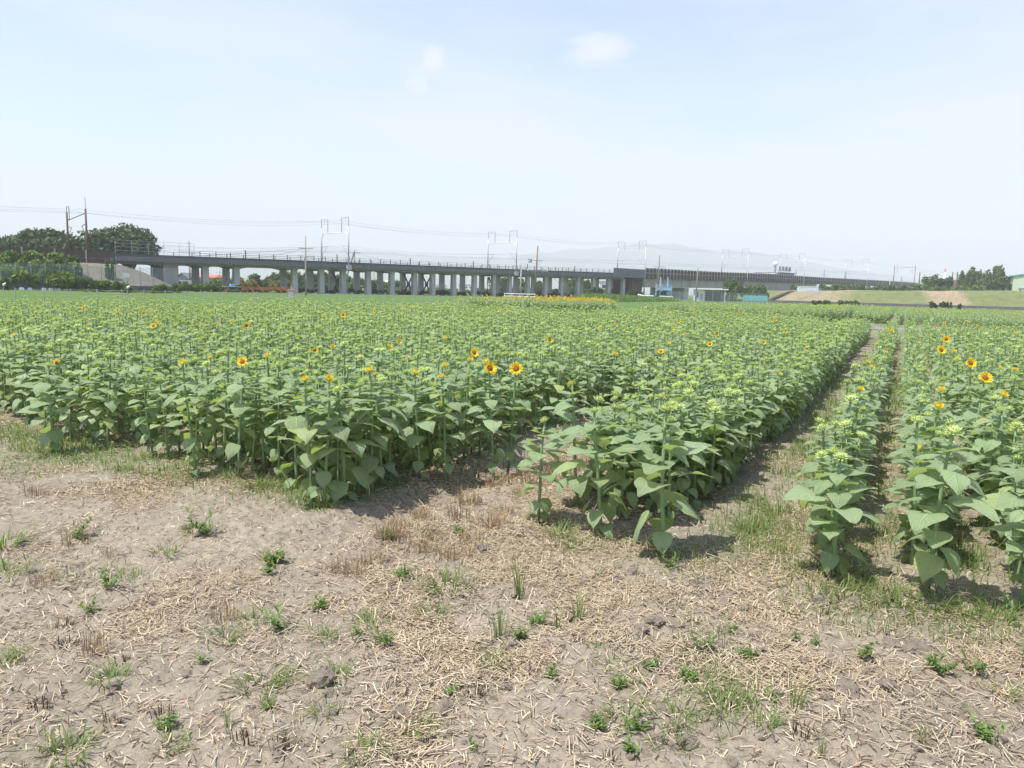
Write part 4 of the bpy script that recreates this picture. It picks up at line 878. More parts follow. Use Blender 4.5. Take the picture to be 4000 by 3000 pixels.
for i in range(12): bush(1420+i*80, 1520+i*80, 1122+random.uniform(-4, 5), 215+i*4, 700, 'tree_light' if i % 2 else 'tree_mid', 130+i, 'scrub on the ground behind the viaduct piers', 'scrub behind the piers', 0, .35)
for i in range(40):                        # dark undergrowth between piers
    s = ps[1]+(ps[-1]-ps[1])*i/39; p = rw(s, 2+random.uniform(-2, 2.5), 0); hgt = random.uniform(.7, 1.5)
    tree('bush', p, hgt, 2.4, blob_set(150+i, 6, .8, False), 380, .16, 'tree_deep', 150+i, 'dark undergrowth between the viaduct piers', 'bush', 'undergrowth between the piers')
for i, (a, b, y, lab) in enumerate(((1935, 1985, 1082, 'round tree behind the portal piers'), (2010, 2065, 1085, 'tree seen between the short post and the portal'), (2080, 2130, 1094, 'tree seen right of the twin-armed pole'), (2205, 2260, 1086, 'pale tree behind the right-hand piers'), (2270, 2315, 1090, 'loose tree behind the last piers'))):
    tree_px(a, b, y, 262, 1500, 'tree_mid', 200+i, lab, 10, .45, trunk=.2, flat=.5)
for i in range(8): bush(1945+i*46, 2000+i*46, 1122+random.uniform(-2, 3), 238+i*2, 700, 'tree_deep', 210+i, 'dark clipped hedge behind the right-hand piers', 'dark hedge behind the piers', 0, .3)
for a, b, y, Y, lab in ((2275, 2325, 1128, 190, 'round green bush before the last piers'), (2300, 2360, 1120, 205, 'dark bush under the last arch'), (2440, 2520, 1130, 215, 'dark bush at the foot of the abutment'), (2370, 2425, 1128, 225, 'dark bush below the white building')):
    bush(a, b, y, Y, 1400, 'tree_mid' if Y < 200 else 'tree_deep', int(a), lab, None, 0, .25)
for i, (a, b, y, Y, lab) in enumerate(((2825, 2905, 1088, 225, 'rounded tree growing against the bridge girder'), (2890, 2960, 1112, 228, 'low tree between two bridge masts'), (2940, 3010, 1110, 232, 'low tree right of the bridge mast'), (3080, 3135, 1112, 288, 'bush beside the light-blue railing'))):
    tree_px(a, b, y, Y, 2200, 'tree_mid', 230+i, lab, 12, .38, trunk=.18, flat=.55)
for i in range(16):                        # levee crest shrubs
    a = 3190+i*27; bush(a, a+62, 1108+random.uniform(-4, 6)+(4 if i > 8 else 0), 262-i*1.0, 900, ('tree_mid', 'tree_light')[i % 2], 250+i, 'green shrub on the levee crest below the panelled wall', 'shrubs on the levee crest', 2.5, .34)
for i, (a, b, y, Y, n, mat, lab, z) in enumerate(((3590, 3680, 1072, 262, 3200, 'tree_mid', 'upright grey-green shrub left of the right-hand trees', 3.0), (3655, 3728, 1077, 258, 2600, 'tree_dark', 'dark shrub right of the upright grey-green one', 3.0), (3540, 3610, 1108, 245, 1500, 'tree_light', 'bright green bush at the end of the levee shrubs', 3.5),
     (3700, 3770, 1114, 240, 1500, 'tree_light', 'light green bush below the white gabled house', 3.5), (3760, 3850, 1112, 238, 1800, 'tree_light', 'olive bush right of the white gabled house', 3.5), (3640, 3720, 1117, 240, 1300, 'tree_mid', 'low dark bush on the levee crest before the house', 3.5))):
    bush(a, b, y, Y, n, mat, 270+i, lab, None, z, .34, 12)
tree_px(3748, 3838, 1043, 285, 4200, 'tree_mid', 281, 'round dark tree behind the white gabled house', 16, .5, trunk=.3, flat=.5)
tree_px(3838, 3958, 1036, 262, 5200, 'tree_mid', 282, 'spreading tree with open branches beside the green warehouse', 18, .45, trunk=.3, flat=.34)
bush(3850, 3960, 1098, 255, 3000, 'tree_dark', 283, 'dark bushy growth under the spreading tree', None, 3.5, .38, 12)
for i, (a, b, y, Y) in enumerate(((3168, 3210, 1171, 172), (3205, 3252, 1170, 171), (3270, 3300, 1170, 168), (3300, 3340, 1173, 167), (3335, 3362, 1174, 166), (3632, 3666, 1176, 165), (3670, 3700, 1176, 163), (3695, 3722, 1179, 162), (3740, 3760, 1184, 160))):
    bush(a, b, y, Y, 500, 'tree_dark', 290+i, 'clipped dark shrub behind the low dark wall', 'clipped shrubs behind the low wall', .0, .20, 7)
# reeds
def make_reeds():
    n = 9000; s = rng.uniform(0, 1, n); A = at(2285, 1165, 132); B = at(2610, 1170, 172); x = A.x+(B.x-A.x)*s+rng.normal(0, 1.2, n); y = A.y+(B.y-A.y)*s+rng.normal(0, 2.5, n)
    V_, F4, F3 = blades(x, y, np.zeros(n), rng.uniform(1.1, 1.9, n)*(1-.35*s), rng.uniform(.03, .06, n), rng.uniform(0, 6.28, n), rng.gamma(2, .15, n), None, 'reeds')
    tag(obj('reeds', np_mesh('reeds', V_, [F4, F3], [M['reed']])), 'bed of pale green reeds at the far field edge', 'reeds', kind='stuff')

# ------------------------------------------------------------------ sunflowers
def leaf_geo(a0, a1, pl, pa, L, W, fold, wav, seed, hi=True):
    """petiole rising from the stem at the origin, blade along +X arching from angle a0 to a1; returns verts, faces, uv, mats"""
    r = random.Random(seed); V_, F_, UV, MI = [], [], [], []
    # petiole
    p = Vector((0, 0, 0)); pts = [p.copy()]; n = 4
    for k in range(n):
        a = math.radians(pa+(a0-pa)*(k/(n-1))**1.3); p = p+Vector((math.cos(a), 0, math.sin(a)))*(pl/n); pts.append(p.copy())
    for i, q in enumerate(pts):
        rr = .0042*(1-.35*i/n)
        for k in range(3):
            an = 2*math.pi*k/3+.5; V_.append((q.x-math.sin(0)*rr, q.y+math.cos(an)*rr, q.z+math.sin(an)*rr)); UV.append((.5, 0))
    for i in range(n):
        for k in range(3): F_.append((i*3+k, i*3+(k+1) % 3, i*3+3+(k+1) % 3, i*3+3+k)); MI.append(1)
    st = [(-.07, .20), (.0, .36), (.12, .475), (.28, .50), (.48, .42), (.68, .29), (.86, .13), (1.0, .0)] if hi else [(-.05, .26), (.15, .48), (.42, .45), (.72, .25), (1.0, .0)]
    acr = (-1, -.52, 0, .52, 1) if hi else (-1, 0, 1)
    base = len(V_); c = p.copy(); last = 0.0; tw = math.radians(r.uniform(-14, 14)); ph = r.uniform(0, 6)
    sk = r.uniform(-.25, .25)
    for t, w in st:
        tt = max(t, 0); a = math.radians(a0+(a1-a0)*tt**.8)
        if t > 0:
            am = math.radians(a0+(a1-a0)*(.5*(tt+last))**.8); c = c+Vector((math.cos(am), 0, math.sin(am)))*L*(tt-last); last = tt
        d = Vector((math.cos(a), 0, math.sin(a))); nn = Vector((-math.sin(a), 0, math.cos(a)))
        for s in acr:
            y = s*w*W*(1+.06*math.sin(9*t+ph+s))
            fd = fold*abs(s)*w*W + wav*math.sin(t*7+ph+2*s)*abs(s)
            q = c+nn*fd
            if t < 0: q = c+d*(t*L*abs(s)**.7)+nn*fd
            if abs(s) == 1: q = q+d*(.035*L*math.sin(t*23+ph))
            q = q+Vector((0, y, 0)); q = Vector((q.x, q.y*math.cos(tw*tt), q.z+q.y*math.sin(tw*tt)))
            q.y += sk*L*.35*tt*tt
            V_.append(tuple(q)); UV.append((.5+.5*s*w*2*.98*.5/.5 if False else .5+.5*s, tt))
    m = len(acr)
    for i in range(len(st)-1):
        for k in range(m-1):
            b = base+i*m+k
            F_.append((b, b+1, b+m+1, b+m)); MI.append(0)
    return np.array(V_), np.array(F_), np.array(UV), np.array(MI)

LEAF_SPEC = {'top': [(22, -22, .10, 50, .95, .70, .14), (10, -42, .12, 45, 1.0, .74, .08), (36, -4, .08, 62, .9, .62, .20)],
             'mid': [(22, -36, .46, 52, 1.0, .80, .06), (8, -58, .50, 45, 1.0, .84, -.03), (30, -14, .42, 58, 1.05, .76, .14), (-8, -70, .46, 48, .95, .84, -.08), (18, -26, .55, 40, 1.0, .84, .05)],
             'low': [(-26, -84, .40, 28, 1.0, .86, -.05), (-42, -92, .45, 35, .95, .88, -.10), (-12, -70, .38, 20, 1.0, .80, .05)]}
LEAF_GEO = {}; LEAF_MESH = {}
for cat, L_ in LEAF_SPEC.items():
    for i, (a0, a1, pl, pa, L, W, fo) in enumerate(L_):
        LEAF_GEO[cat, i] = (leaf_geo(a0, a1, pl, pa, L, W, fo, .036, i*7+len(cat), True), leaf_geo(a0, a1, pl, pa, L, W, fo, .022, i*7+len(cat), False))
        g = LEAF_GEO[cat, i][0]
        LEAF_MESH[cat, i] = np_mesh('leaf', g[0], g[1], [M['leaf'], M['stem']], g[3], True, g[2])

def head_geo(kind, seed):
    """materials: 0 bud, 1 bract, 2 petal, 3 dark disc, 4 young disc. axis +Z"""
    r = random.Random(seed); V_, F_, MI = [], [], []
    if kind == 'bud':
        R = .041; dome(V_, F_, MI, (0, 0, .016), R, .027, 10, 4, 0)
        for ring, (n, el, ln) in enumerate(((13, 18, .036), (12, 50, .032), (9, 78, .022))):
            for k in range(n):
                q = 2*math.pi*(k+.5*ring+r.uniform(-.2, .2))/n; e = math.radians(el+r.uniform(-16, 16)); d = Vector((math.cos(q)*math.cos(e), math.sin(q)*math.cos(e), math.sin(e)))
                b = Vector((math.cos(q)*R*(.95-.2*ring), math.sin(q)*R*(.95-.2*ring), .008+.012*ring))
                spike(V_, F_, MI, b, b+d*ln*r.uniform(.8, 1.25), .0085, (0, 0, 1), 1, -.004)
    elif kind == 'half':
        R = .040; dome(V_, F_, MI, (0, 0, .014), R, .020, 12, 3, 4)
        for k in range(20):
            q = 2*math.pi*(k+r.uniform(-.3, .3))/20; e = math.radians(r.uniform(50, 120)); d = Vector((math.cos(q)*math.cos(e), math.sin(q)*math.cos(e), math.sin(e)))
            b = Vector((math.cos(q)*R*.9, math.sin(q)*R*.9, .020)); spike(V_, F_, MI, b, b+d*.036*r.uniform(.8, 1.2), .0085, (math.cos(q), math.sin(q), 0), 2, .003)
        for ring, (n, el) in enumerate(((15, 15), (13, 48))):
            for k in range(n):
                q = 2*math.pi*(k+.5*ring+r.uniform(-.2, .2))/n; e = math.radians(el+r.uniform(-18, 18)); d = Vector((math.cos(q)*math.cos(e), math.sin(q)*math.cos(e), math.sin(e)))
                b = Vector((math.cos(q)*R, math.sin(q)*R, .005+.008*ring)); spike(V_, F_, MI, b, b+d*.042*r.uniform(.8, 1.2), .009, (0, 0, 1), 1, -.003)
    else:
        R = .044; dome(V_, F_, MI, (0, 0, .012), R, .016, 14, 3, 3, .2)
        for k in range(14):
            q = 2*math.pi*(k+r.uniform(-.2, .2))/14; d = Vector((math.cos(q), math.sin(q), -.2)); b = d*R*.8
            spike(V_, F_, MI, b, b+d*.045, .012, (0, 0, 1), 1, -.004)
        if kind == 'bloom':
            for (n, el, ln, off) in ((17, 14, .062, 0), (15, 32, .056, .5)):
                for k in range(n):
                    q = 2*math.pi*(k+off+r.uniform(-.25, .25))/n; e = math.radians(el+r.uniform(-14, 16)); d = Vector((math.cos(q)*math.cos(e), math.sin(q)*math.cos(e), math.sin(e)))
                    b = Vector((math.cos(q)*R*.95, math.sin(q)*R*.95, .012)); spike(V_, F_, MI, b, b+d*ln*r.uniform(.85, 1.15), .0125, (0, 0, 1), 2, .005)
    return np.array(V_), np.array(F_), np.array(MI)
def fix_quads(F):           # degenerate tip quads -> triangles
    F = np.asarray(F); q = F[:, 2] != F[:, 3]; return q
def head_mesh(name, kind, seed):
    V_, F_, MI = head_geo(kind, seed); q = fix_quads(F_)
    me = np_mesh(name, V_, [F_[q], F_[~q][:, :3]], [M['bud'], M['bract'], M['petal'], M['disc'], M['disc_yellow']], np.concatenate([MI[q], MI[~q]]), True)
    return me
HEAD = {k: [head_mesh('flower_head' if k != 'bud' else 'bud', k, 50+i) for i in range(n)] for k, n in (('bud', 5), ('half', 3), ('bloom', 3), ('disc', 1))}
pv, pf, pm = [], [], []; spike(pv, pf, pm, (0, 0, 0), (.06, 0, .012), .0125, (0, 0, 1), 0, .005)
PETAL = np_mesh('petal', pv, [np.array(pf[:2]), np.array([pf[2][:3]])], [M['petal']])
STEMS = []
def stem_geo(seed):
    r = random.Random(seed); a, b = r.uniform(-.035, .035), r.uniform(-.035, .035); pts = []
    for i in range(7):
        t = i/6; pts.append((a*t*t+.008*math.sin(5*t+seed), b*t*t+.008*math.cos(4*t+seed), t))
    return pts
for i in range(8):
    p = stem_geo(i); mb = MB(); mb.tube(p, [.0125, .0120, .0115, .0105, .0095, .0085, .0075], 6); STEMS.append((p, mb.mesh('stem', M['stem'], True)))
def stem_at(si, t):
    p = STEMS[si][0]; k = min(int(t*6), 5); f = t*6-k; return Vector(p[k]).lerp(Vector(p[k+1]), f)

def plant_layout(seed, big=1.0):
    """leaves of one plant at unit height: (cat, variant, height, azimuth, size, tilt)"""
    r = random.Random(seed); out = []; n = r.randint(20, 24); q = r.uniform(0, 6.28)
    for i in range(n):
        t = .08+.84*max(0, (i+r.uniform(-.3, .3))/(n-1))**.82; t = min(max(t, .05), .93)
        q += math.pi*(1 if i % 2 else .5)+r.uniform(-.45, .45) if i < 8 else 2.4+r.uniform(-.4, .4)
        if t < .34: cat = 'low'; s = (.065+.085*t/.34)
        elif t < .80: cat = 'mid'; s = .185-.035*abs(t-.56)/.23
        else: cat = 'top'; s = .155-.045*(t-.80)/.10
        s *= big*r.uniform(.82, 1.18); v = r.randrange(len(LEAF_SPEC[cat]))
        out.append((cat, v, t, q, s, math.radians(r.uniform(-10, 10))))
    return out
def head_frame(r, kind, face=None):
    q = r.uniform(0, 6.28) if face is None else face; tl = math.radians({'bud': r.uniform(5, 40), 'half': r.uniform(25, 55), 'bloom': r.uniform(55, 80)}[kind])
    return Matrix.Rotation(q, 4, 'Z') @ Matrix.Rotation(tl, 4, 'Y')

# --- whole-plant meshes for the mass of the field
def joined_plant(seed, kind):
    r = random.Random(seed); h = .93; VV, F4, F3, M4, M3, UU = [], [], [], [], [], []; nv = 0
    def put(V_, F_, MI, mtx, uv=None):
        nonlocal nv
        A = np.array(mtx); P = V_@A[:3, :3].T+A[:3, 3]; VV.append(P); UU.append(uv if uv is not None else np.full((len(P), 2), .3))
        q = F_[:, 2] != F_[:, 3] if F_.shape[1] == 4 else np.zeros(len(F_), bool)
        F4.append(F_[q]+nv); M4.append(MI[q]); F3.append(F_[~q][:, :3]+nv); M3.append(MI[~q]); nv += len(P)
    si = seed % 8; me = STEMS[si][1]
    sv = np.array([v.co for v in me.vertices]); sf = np.array([list(p.vertices) for p in me.polygons if len(p.vertices) == 4])
    put(sv, sf, np.ones(len(sf), int), Matrix.Diagonal((.8, .8, h, 1)))
    for cat, v, t, q, s, tl in plant_layout(seed*13+5, .78):
        g = LEAF_GEO[cat, v][1]; o = stem_at(si, t)
        put(g[0], g[1], g[3], Matrix.Translation((o.x, o.y, o.z*h)) @ Matrix.Rotation(q, 4, 'Z') @ Matrix.Rotation(tl, 4, 'X') @ Matrix.Scale(s, 4), g[2])
    hv, hf, hm = head_geo(kind, seed); o = stem_at(si, 1)
    put(hv, hf, hm+2, Matrix.Translation((o.x, o.y, h-.005)) @ head_frame(r, kind, math.radians(-95)+r.uniform(-.6, .6) if kind == 'bloom' else None) @ Matrix.Scale({'bud': .64, 'half': .50, 'bloom': .54}[kind], 4))
    return np_mesh('sunflower_plants', np.concatenate(VV), [np.concatenate(F4), np.concatenate(F3)], [M['leaf'], M['stem'], M['bud'], M['bract'], M['petal'], M['disc'], M['disc_yellow']],
                   np.concatenate(M4+M3), True, np.concatenate(UU))
KINDS_ALL = ['bud']*9+['half']*2+['bloom']*2
protos = bpy.data.collections.new('sunflower variants')          # not linked to the scene: only instanced
for i, k in enumerate(KINDS_ALL):
    protos.objects.link(bpy.data.objects.new('sunflower_variant_%02d' % i, joined_plant(200+i, k)))

# --- where the plants stand
def rows(v0, v1, u0, u1, dv, du, jv, ju):
    V_ = np.arange(v0, v1+1e-6, dv); out = []
    for v in V_:
        n = int((u1-u0)/du); u = u0+np.arange(n)*du+rng.uniform(-ju, ju, n)+rng.uniform(0, du); out.append(np.stack([u, np.full(n, v)+rng.normal(0, jv, n)], 1))
    return np.concatenate(out)
blocks = []
def fill(v0, v1, u0, u1, dv, du, jv, ju): blocks.append(rows(v0, v1, u0, u1, dv, du, jv, ju))
fill(-14, -3.72, 4.42, 18, .25, .23, .055, .07)          # left block, near part
fill(-30, -14.2, 4.6, 18, .26, .24, .06, .08)
fill(-32, -3.72, 18, 29.5, .25, .24, .07, .08)
fill(-12, -3.4, 29.5, 37, .25, .25, .07, .08)
fill(-3.5, -2.3, 9.5, 34, .25, .25, .06, .08)
fill(-1.2, -1.15, 9, 20, .1, .24, .03, .06)
fill(-1.95, -1.35, 4.85, 5.3, .24, .26, .05, .06)
fill(-2.12, -1.32, 5.30, 20, .20, .21, .04, .06)        # middle block
fill(-2.12, -1.20, 20, 36, .195, .22, .05, .08)
for v in (-.34, .22, .74): fill(v-.035, v+.045, 4.95, 20, .08, .28, .02, .07); fill(v-.04, v+.045, 20, 34.5, .08, .28, .025, .1)
fill(1.24, 4.4, 4.5, 20, .25, .23, .045, .07); fill(1.24, 14, 20, 31, .25, .25, .06, .08)
fill(-44, -4.2, 44, 92, .31, .31, .09, .13)
fill(-3.1, -2.2, 58, 88, .3, .34, .06, .1); fill(-1.7, -1.2, 56, 92, .25, .3, .05, .1)
for v in (-.30, .3): fill(v-.08, v+.08, 56, 92, .16, .3, .04, .1)
fill(.75, 34, 55, 96, .5, .5, .1, .15); fill(34, 50, 60, 100, .6, .6, .1, .15)
P = np.concatenate(blocks); px_, py_ = xy_of(P[:, 0], P[:, 1])
u_, v_ = P[:, 0], P[:, 1]
keep = (py_ < px_+field_edge(px_, py_)) & (np.abs(px_) < .78*py_+2.2)
gap = vnoise(u_*.12+2, v_*.35, 19); keep &= ~((gap > .90) & (u_ > 7) & (v_ < -5))                          # a few thin places
keep &= ~((u_ > 36) & (v_ < -4) & (u_ < 57+.33*(v_+4)))
keep &= ~((v_ > -6.62) & (v_ < -6.25) & (u_ < 5.6))                                             # gap in the front of the left block
keep &= ~((v_ < -7.9) & (u_ < 4.55+.5*vnoise(v_*1.3, u_*0, 3)))
px_, py_, u_, v_ = px_[keep], py_[keep], u_[keep], v_[keep]

# plants read off the photograph: (pixel of head, kind, height)
SPECIAL = [
 (1935, 1395, 'bloom', 1.06), (1993, 1400, 'bloom', 1.04), (924, 1426, 'bloom', .98), (1849, 1376, 'bloom', 1.0), (1036, 1384, 'half', .98), (1212, 1475, 'half', .98), (1266, 1475, 'half', .98),
 (1458, 1445, 'half', 1.0), (1485, 1362, 'half', 1.0), (1300, 1352, 'half', 1.0), (1727, 1311, 'half', 1.0), (1815, 1404, 'half', .98), (1750, 1443, 'half', .96), (1721, 1429, 'half', .96),
 (1638, 1449, 'half', .95), (1879, 1410, 'half', .96), (2810, 1277, 'bloom', 1.05), (2766, 1340, 'bloom', .95), (2983, 1325, 'bloom', .98), (2621, 1319, 'half', 1.0), (2625, 1286, 'half', 1.0),
 (2660, 1294, 'half', 1.0), (2782, 1292, 'half', .95), (2410, 1349, 'half', 1.0), (3026, 1452, 'half', .80), (3115, 1398, 'half', .80), (3149, 1367, 'half', .80), (3357, 1508, 'half', .98),
 (3688, 1324, 'bloom', 1.0), (3648, 1273, 'bloom', 1.0), (3706, 1362, 'bloom', 1.0), (3688, 1258, 'bloom', 1.0), (3818, 1423, 'bloom', 1.0), (3826, 1466, 'bloom', 1.0), (3882, 1277, 'bloom', 1.05),
 (3819, 1266, 'bloom', 1.0), (3791, 1254, 'bloom', .95), (3896, 1537, 'half', 1.0), (3665, 1522, 'half', .95), (3630, 1580, 'half', .95), (3419, 1427, 'half', .95), (3413, 1405, 'half', .95),
 (3448, 1364, 'half', .95), (3491, 1287, 'bloom', .95), (3943, 1448, 'half', .95), (3909, 1443, 'half', .95), (3670, 1307, 'half', .95), (3732, 1369, 'half', .95), (3779, 1409, 'half', .95),
 (576, 1266, 'bloom', 1.0), (957, 1272, 'bloom', 1.05), (88, 1311, 'half', 1.0), (748, 1408, 'half', 1.0), (334, 1200, 'bloom', 1.0), (305, 1212, 'half', 1.0), (456, 1207, 'bloom', 1.0), (146, 1219, 'half', 1.0),
 (905, 1251, 'half', 1.0), (844, 1265, 'half', 1.0), (1328, 1224, 'bloom', 1.2), (1380, 1221, 'half', 1.0), (1417, 1226, 'half', 1.0), (1946, 1215, 'bloom', 1.05), (2713, 1208, 'bloom', 1.0),
 (2833, 1220, 'bloom', 1.0), (2883, 1220, 'bloom', 1.0), (2897, 1219, 'bloom', 1.0), (2603, 1213, 'bloom', 1.0), (2625, 1217, 'bloom', 1.0)]
# single plants standing free at the front edge: (pixel of foot, kind, height, leaf size, label)
FRONT = [
 (2095, 2048, 'bud', .74, 1.0, 'thin young sunflower at the left front corner of the middle block'),
 (2258, 1990, 'half', .96, 1.2, 'tall sunflower with yellow-tipped bud behind the thin corner plant'),
 (2340, 2096, 'bud', .84, 1.25, 'budded sunflower between the thin corner plant and the broad-leaved one'),
 (2586, 2178, 'bud', .95, 1.42, 'broad-leaved budded sunflower nearest the camera in the middle block'),
 (3250, 2262, 'bud', .74, 1.15, 'front sunflower of the single row beside the grassy path'),
 (3612, 2345, 'bud', .92, 1.18, 'front sunflower of the second row from the grassy path'),
 (3975, 2405, 'bud', .86, 1.12, 'front sunflower of the row cut by the right picture edge'),
 (1345, 1962, 'bud', .88, 1.38, 'dark-headed budded sunflower at the right front corner of the left block'),
 (1158, 1905, 'bud', .96, 1.28, 'tall budded sunflower second from the front corner of the left block'),
 (1490, 1905, 'half', .93, 1.2, 'sunflower just past the front corner beside the stubble ditch'),
 (206, 1765, 'bud', .86, 1.1, 'leaning front sunflower of the leftmost clump'),
 (760, 1790, 'bud', .95, 1.1, 'upright front sunflower right of the gap in the left block')]
front_xy = [on_ground(a, b) for a, b, *_ in FRONT]
spec_xy = [on_ground(a, b, h+.0) for a, b, k, h in SPECIAL]
for q in front_xy:
    k = (px_-q.x)**2+(py_-q.y)**2 > .20**2; px_, py_, u_, v_ = px_[k], py_[k], u_[k], v_[k]
for q in spec_xy:
    k = (px_-q.x)**2+(py_-q.y)**2 > .13**2; px_, py_, u_, v_ = px_[k], py_[k], u_[k], v_[k]

def block_of(u, v):
    if v < -3: return 'left block'
    if v < -1.05: return 'middle block'
    if v < .05: return 'row beside the path'
    if v < .45: return 'second row'
    return 'right-hand rows'
LBL = {'left block': 'in the wide left block', 'middle block': 'in the middle block between ditch and path', 'row beside the path': 'in the single row beside the grassy path',
       'second row': 'in the second row from the grassy path', 'right-hand rows': 'in the right-hand rows'}
def where_in(u, v, bl):
    if bl == 'left block':
        a = 'on the ditch side of the left block' if v > -4.15 else 'in the leftmost clump past the front gap' if v < -6.4 else 'between gap and corner of the left block'
        return a+(', front line' if u < 5.0 else ', second line' if u < 5.6 else ', further back')
    if bl == 'middle block':
        a = 'on the ditch side of the middle block' if v < -1.95 else 'on the path side of the middle block' if v > -1.48 else 'in the heart of the middle block'
        return a+(', near its front' if u < 6.3 else ', a few steps back' if u < 7.6 else ', well behind its front')
    return LBL[bl]+(', just behind its first plant' if u < 5.6 else ', a few steps along' if u < 7 else ', further along')
def sunflower(x, y, kind, h, big, seed, label, group, fine, face=None, petals=False):
    r = random.Random(seed); z = float(gz(x, y))-.01; root = empty('sunflower', (x, y, z), r.uniform(0, 6.28) if face is None else 0, label, 'sunflower', group)
    root.rotation_euler[0] = r.gauss(0, .05); root.rotation_euler[1] = r.gauss(0, .05)
    si = r.randrange(8); obj('stem', STEMS[si][1], root, scale=(big**.5, big**.5, h))
    if fine:
        for cat, v, t, q, s, tl in plant_layout(seed, big):
            o = stem_at(si, t); obj('leaf', LEAF_MESH[cat, v], root, (o.x, o.y, o.z*h), (tl, r.uniform(-.12, .12), q), s)
    else:
        obj('foliage', FOLIAGE[seed % len(FOLIAGE)], root, scale=(1, 1, h/.93))['kind'] = 'stuff'
    o = stem_at(si, 1)
    mk = 'disc' if petals else kind
    hd = obj('bud' if kind == 'bud' else 'flower_head', r.choice(HEAD[mk]), root); sc_ = r.uniform(.88, 1.12)*{'bud': .66, 'half': .50, 'bloom': .64 if petals else .48}[kind]
    hd.matrix_local = Matrix.Translation((o.x, o.y, h-.005)) @ head_frame(r, kind, face) @ Matrix.Scale(sc_*(big**.3), 4)
    if petals:
        for n, el, ln, off in ((15, 12, 1.05, 0), (13, 30, .92, .5)):
            for k in range(n):
                q = 2*math.pi*(k+off+r.uniform(-.25, .25))/n; R = .042
                p = obj('petal', PETAL, hd); p.matrix_local = Matrix.Translation((math.cos(q)*R, math.sin(q)*R, .012)) @ Matrix.Rotation(q, 4, 'Z') @ Matrix.Rotation(-math.radians(el+r.uniform(-12, 12)), 4, 'Y') @ Matrix.Scale(ln*r.uniform(.88, 1.12), 4)
    return root
# shared leaf sets for the plants whose leaves can no longer be picked apart
FOLIAGE = []
for i in range(9):
    src = protos.objects[i].data; n = len(src.polygons); mi = np.zeros(n, np.int32); src.polygons.foreach_get('material_index', mi)
    geo_V, geo_F, geo_M, geo_U, nv = [], [], [], [], 0
    si = (200+i) % 8
    for cat, v, t, q, s, tl in plant_layout((200+i)*13+5, .84):
        g = LEAF_GEO[cat, v][1]; o = stem_at(si, t); A = np.array(Matrix.Translation((o.x, o.y, o.z*.93)) @ Matrix.Rotation(q, 4, 'Z') @ Matrix.Rotation(tl, 4, 'X') @ Matrix.Scale(s, 4))
        geo_V.append(g[0]@A[:3, :3].T+A[:3, 3]); geo_F.append(g[1]+nv); geo_M.append(g[3]); geo_U.append(g[2]); nv += len(g[0])
    FOLIAGE.append(np_mesh('foliage', np.concatenate(geo_V), np.concatenate(geo_F), [M['leaf'], M['stem']], np.concatenate(geo_M), True, np.concatenate(geo_U)))

for i, ((a, b, kind, h, big, label), q) in enumerate(zip(FRONT, front_xy)):
    sunflower(q.x, q.y, kind, h, big, 900+i, label, 'sunflowers at the front edge of the rows', True)
SPEC_LABEL = {0: 'left one of the two large open sunflowers side by side in mid field', 1: 'right one of the two large open sunflowers side by side in mid field',
  2: 'ragged open orange sunflower near the front of the left block', 3: 'open sunflower just left of the side-by-side pair', 5: 'left of two half-open sunflowers close to the front edge', 6: 'right of two half-open sunflowers close to the front edge',
  32: 'upper of two big open sunflowers near the right picture edge', 33: 'lower of two big open sunflowers near the right picture edge', 30: 'lowest open sunflower of the line along the third row', 37: 'half-open sunflower on a tall stem by the right picture edge',
  16: 'open sunflower standing alone above the middle of the field towards the levee', 18: 'open sunflower tilted sideways near the path edge of the middle block', 17: 'small open sunflower half hidden in the middle block', 27: 'half-open sunflower at the path edge of the single row'}
for i, ((a, b, kind, h), q) in enumerate(zip(SPECIAL, spec_xy)):
    uu, vv = uv_of(q.x, q.y); bl = block_of(uu, vv); nearp = q.y < 14
    lab = SPEC_LABEL.get(i); big_bl = i in (0, 1, 28, 30, 32, 33)
    if lab is None: lab = ('open yellow sunflower ' if kind == 'bloom' else 'half-open sunflower ')+(LBL[bl]+(', near the front' if q.y < 8 else ', mid-way back' if q.y < 13 else ', far back')+(' towards the picture centre' if 1500 < a < 2500 else '') if q.y < 30 else 'far out towards the viaduct')
    sunflower(q.x, q.y, kind, h, 1.0, 1200+i, lab, ('open sunflowers ' if kind == 'bloom' else 'half-open sunflowers ')+(LBL[bl] if q.y < 30 else 'far out'), q.y < 9, math.radians(-90+random.uniform(-28, 40)), big_bl)
# the nearest of the rest, plant by plant
dist = np.hypot(px_, py_); scr = np.abs(px_)/py_
order = np.argsort(dist+np.where(scr > .70, 100, 0)); n_ind = 300-len(FRONT)-len(SPECIAL); near_ids = order[:n_ind]
mask = np.ones(len(px_), bool); mask[near_ids] = False
for j, k in enumerate(near_ids):
    x, y = float(px_[k]), float(py_[k]); bl = block_of(u_[k], v_[k]); kind = 'half' if random.random() < .03 else 'bud'
    hh = (.88 if v_[k] < -3 else .77)*(1+.11*random.gauss(0, 1)); hh = min(max(hh, .5), 1.1)
    plc = where_in(u_[k], v_[k], bl)
    lab = 'closed-bud sunflower plant '+plc if kind == 'bud' else 'yellow-tipped sunflower plant '+plc
    sunflower(x, y, kind, hh, random.uniform(.76, 1.02)*(.84 if -1 < v_[k] < 1 else 1), 3000+j, lab, ('budded plants ' if kind == 'bud' else 'buds breaking yellow ')+plc, j < 110)
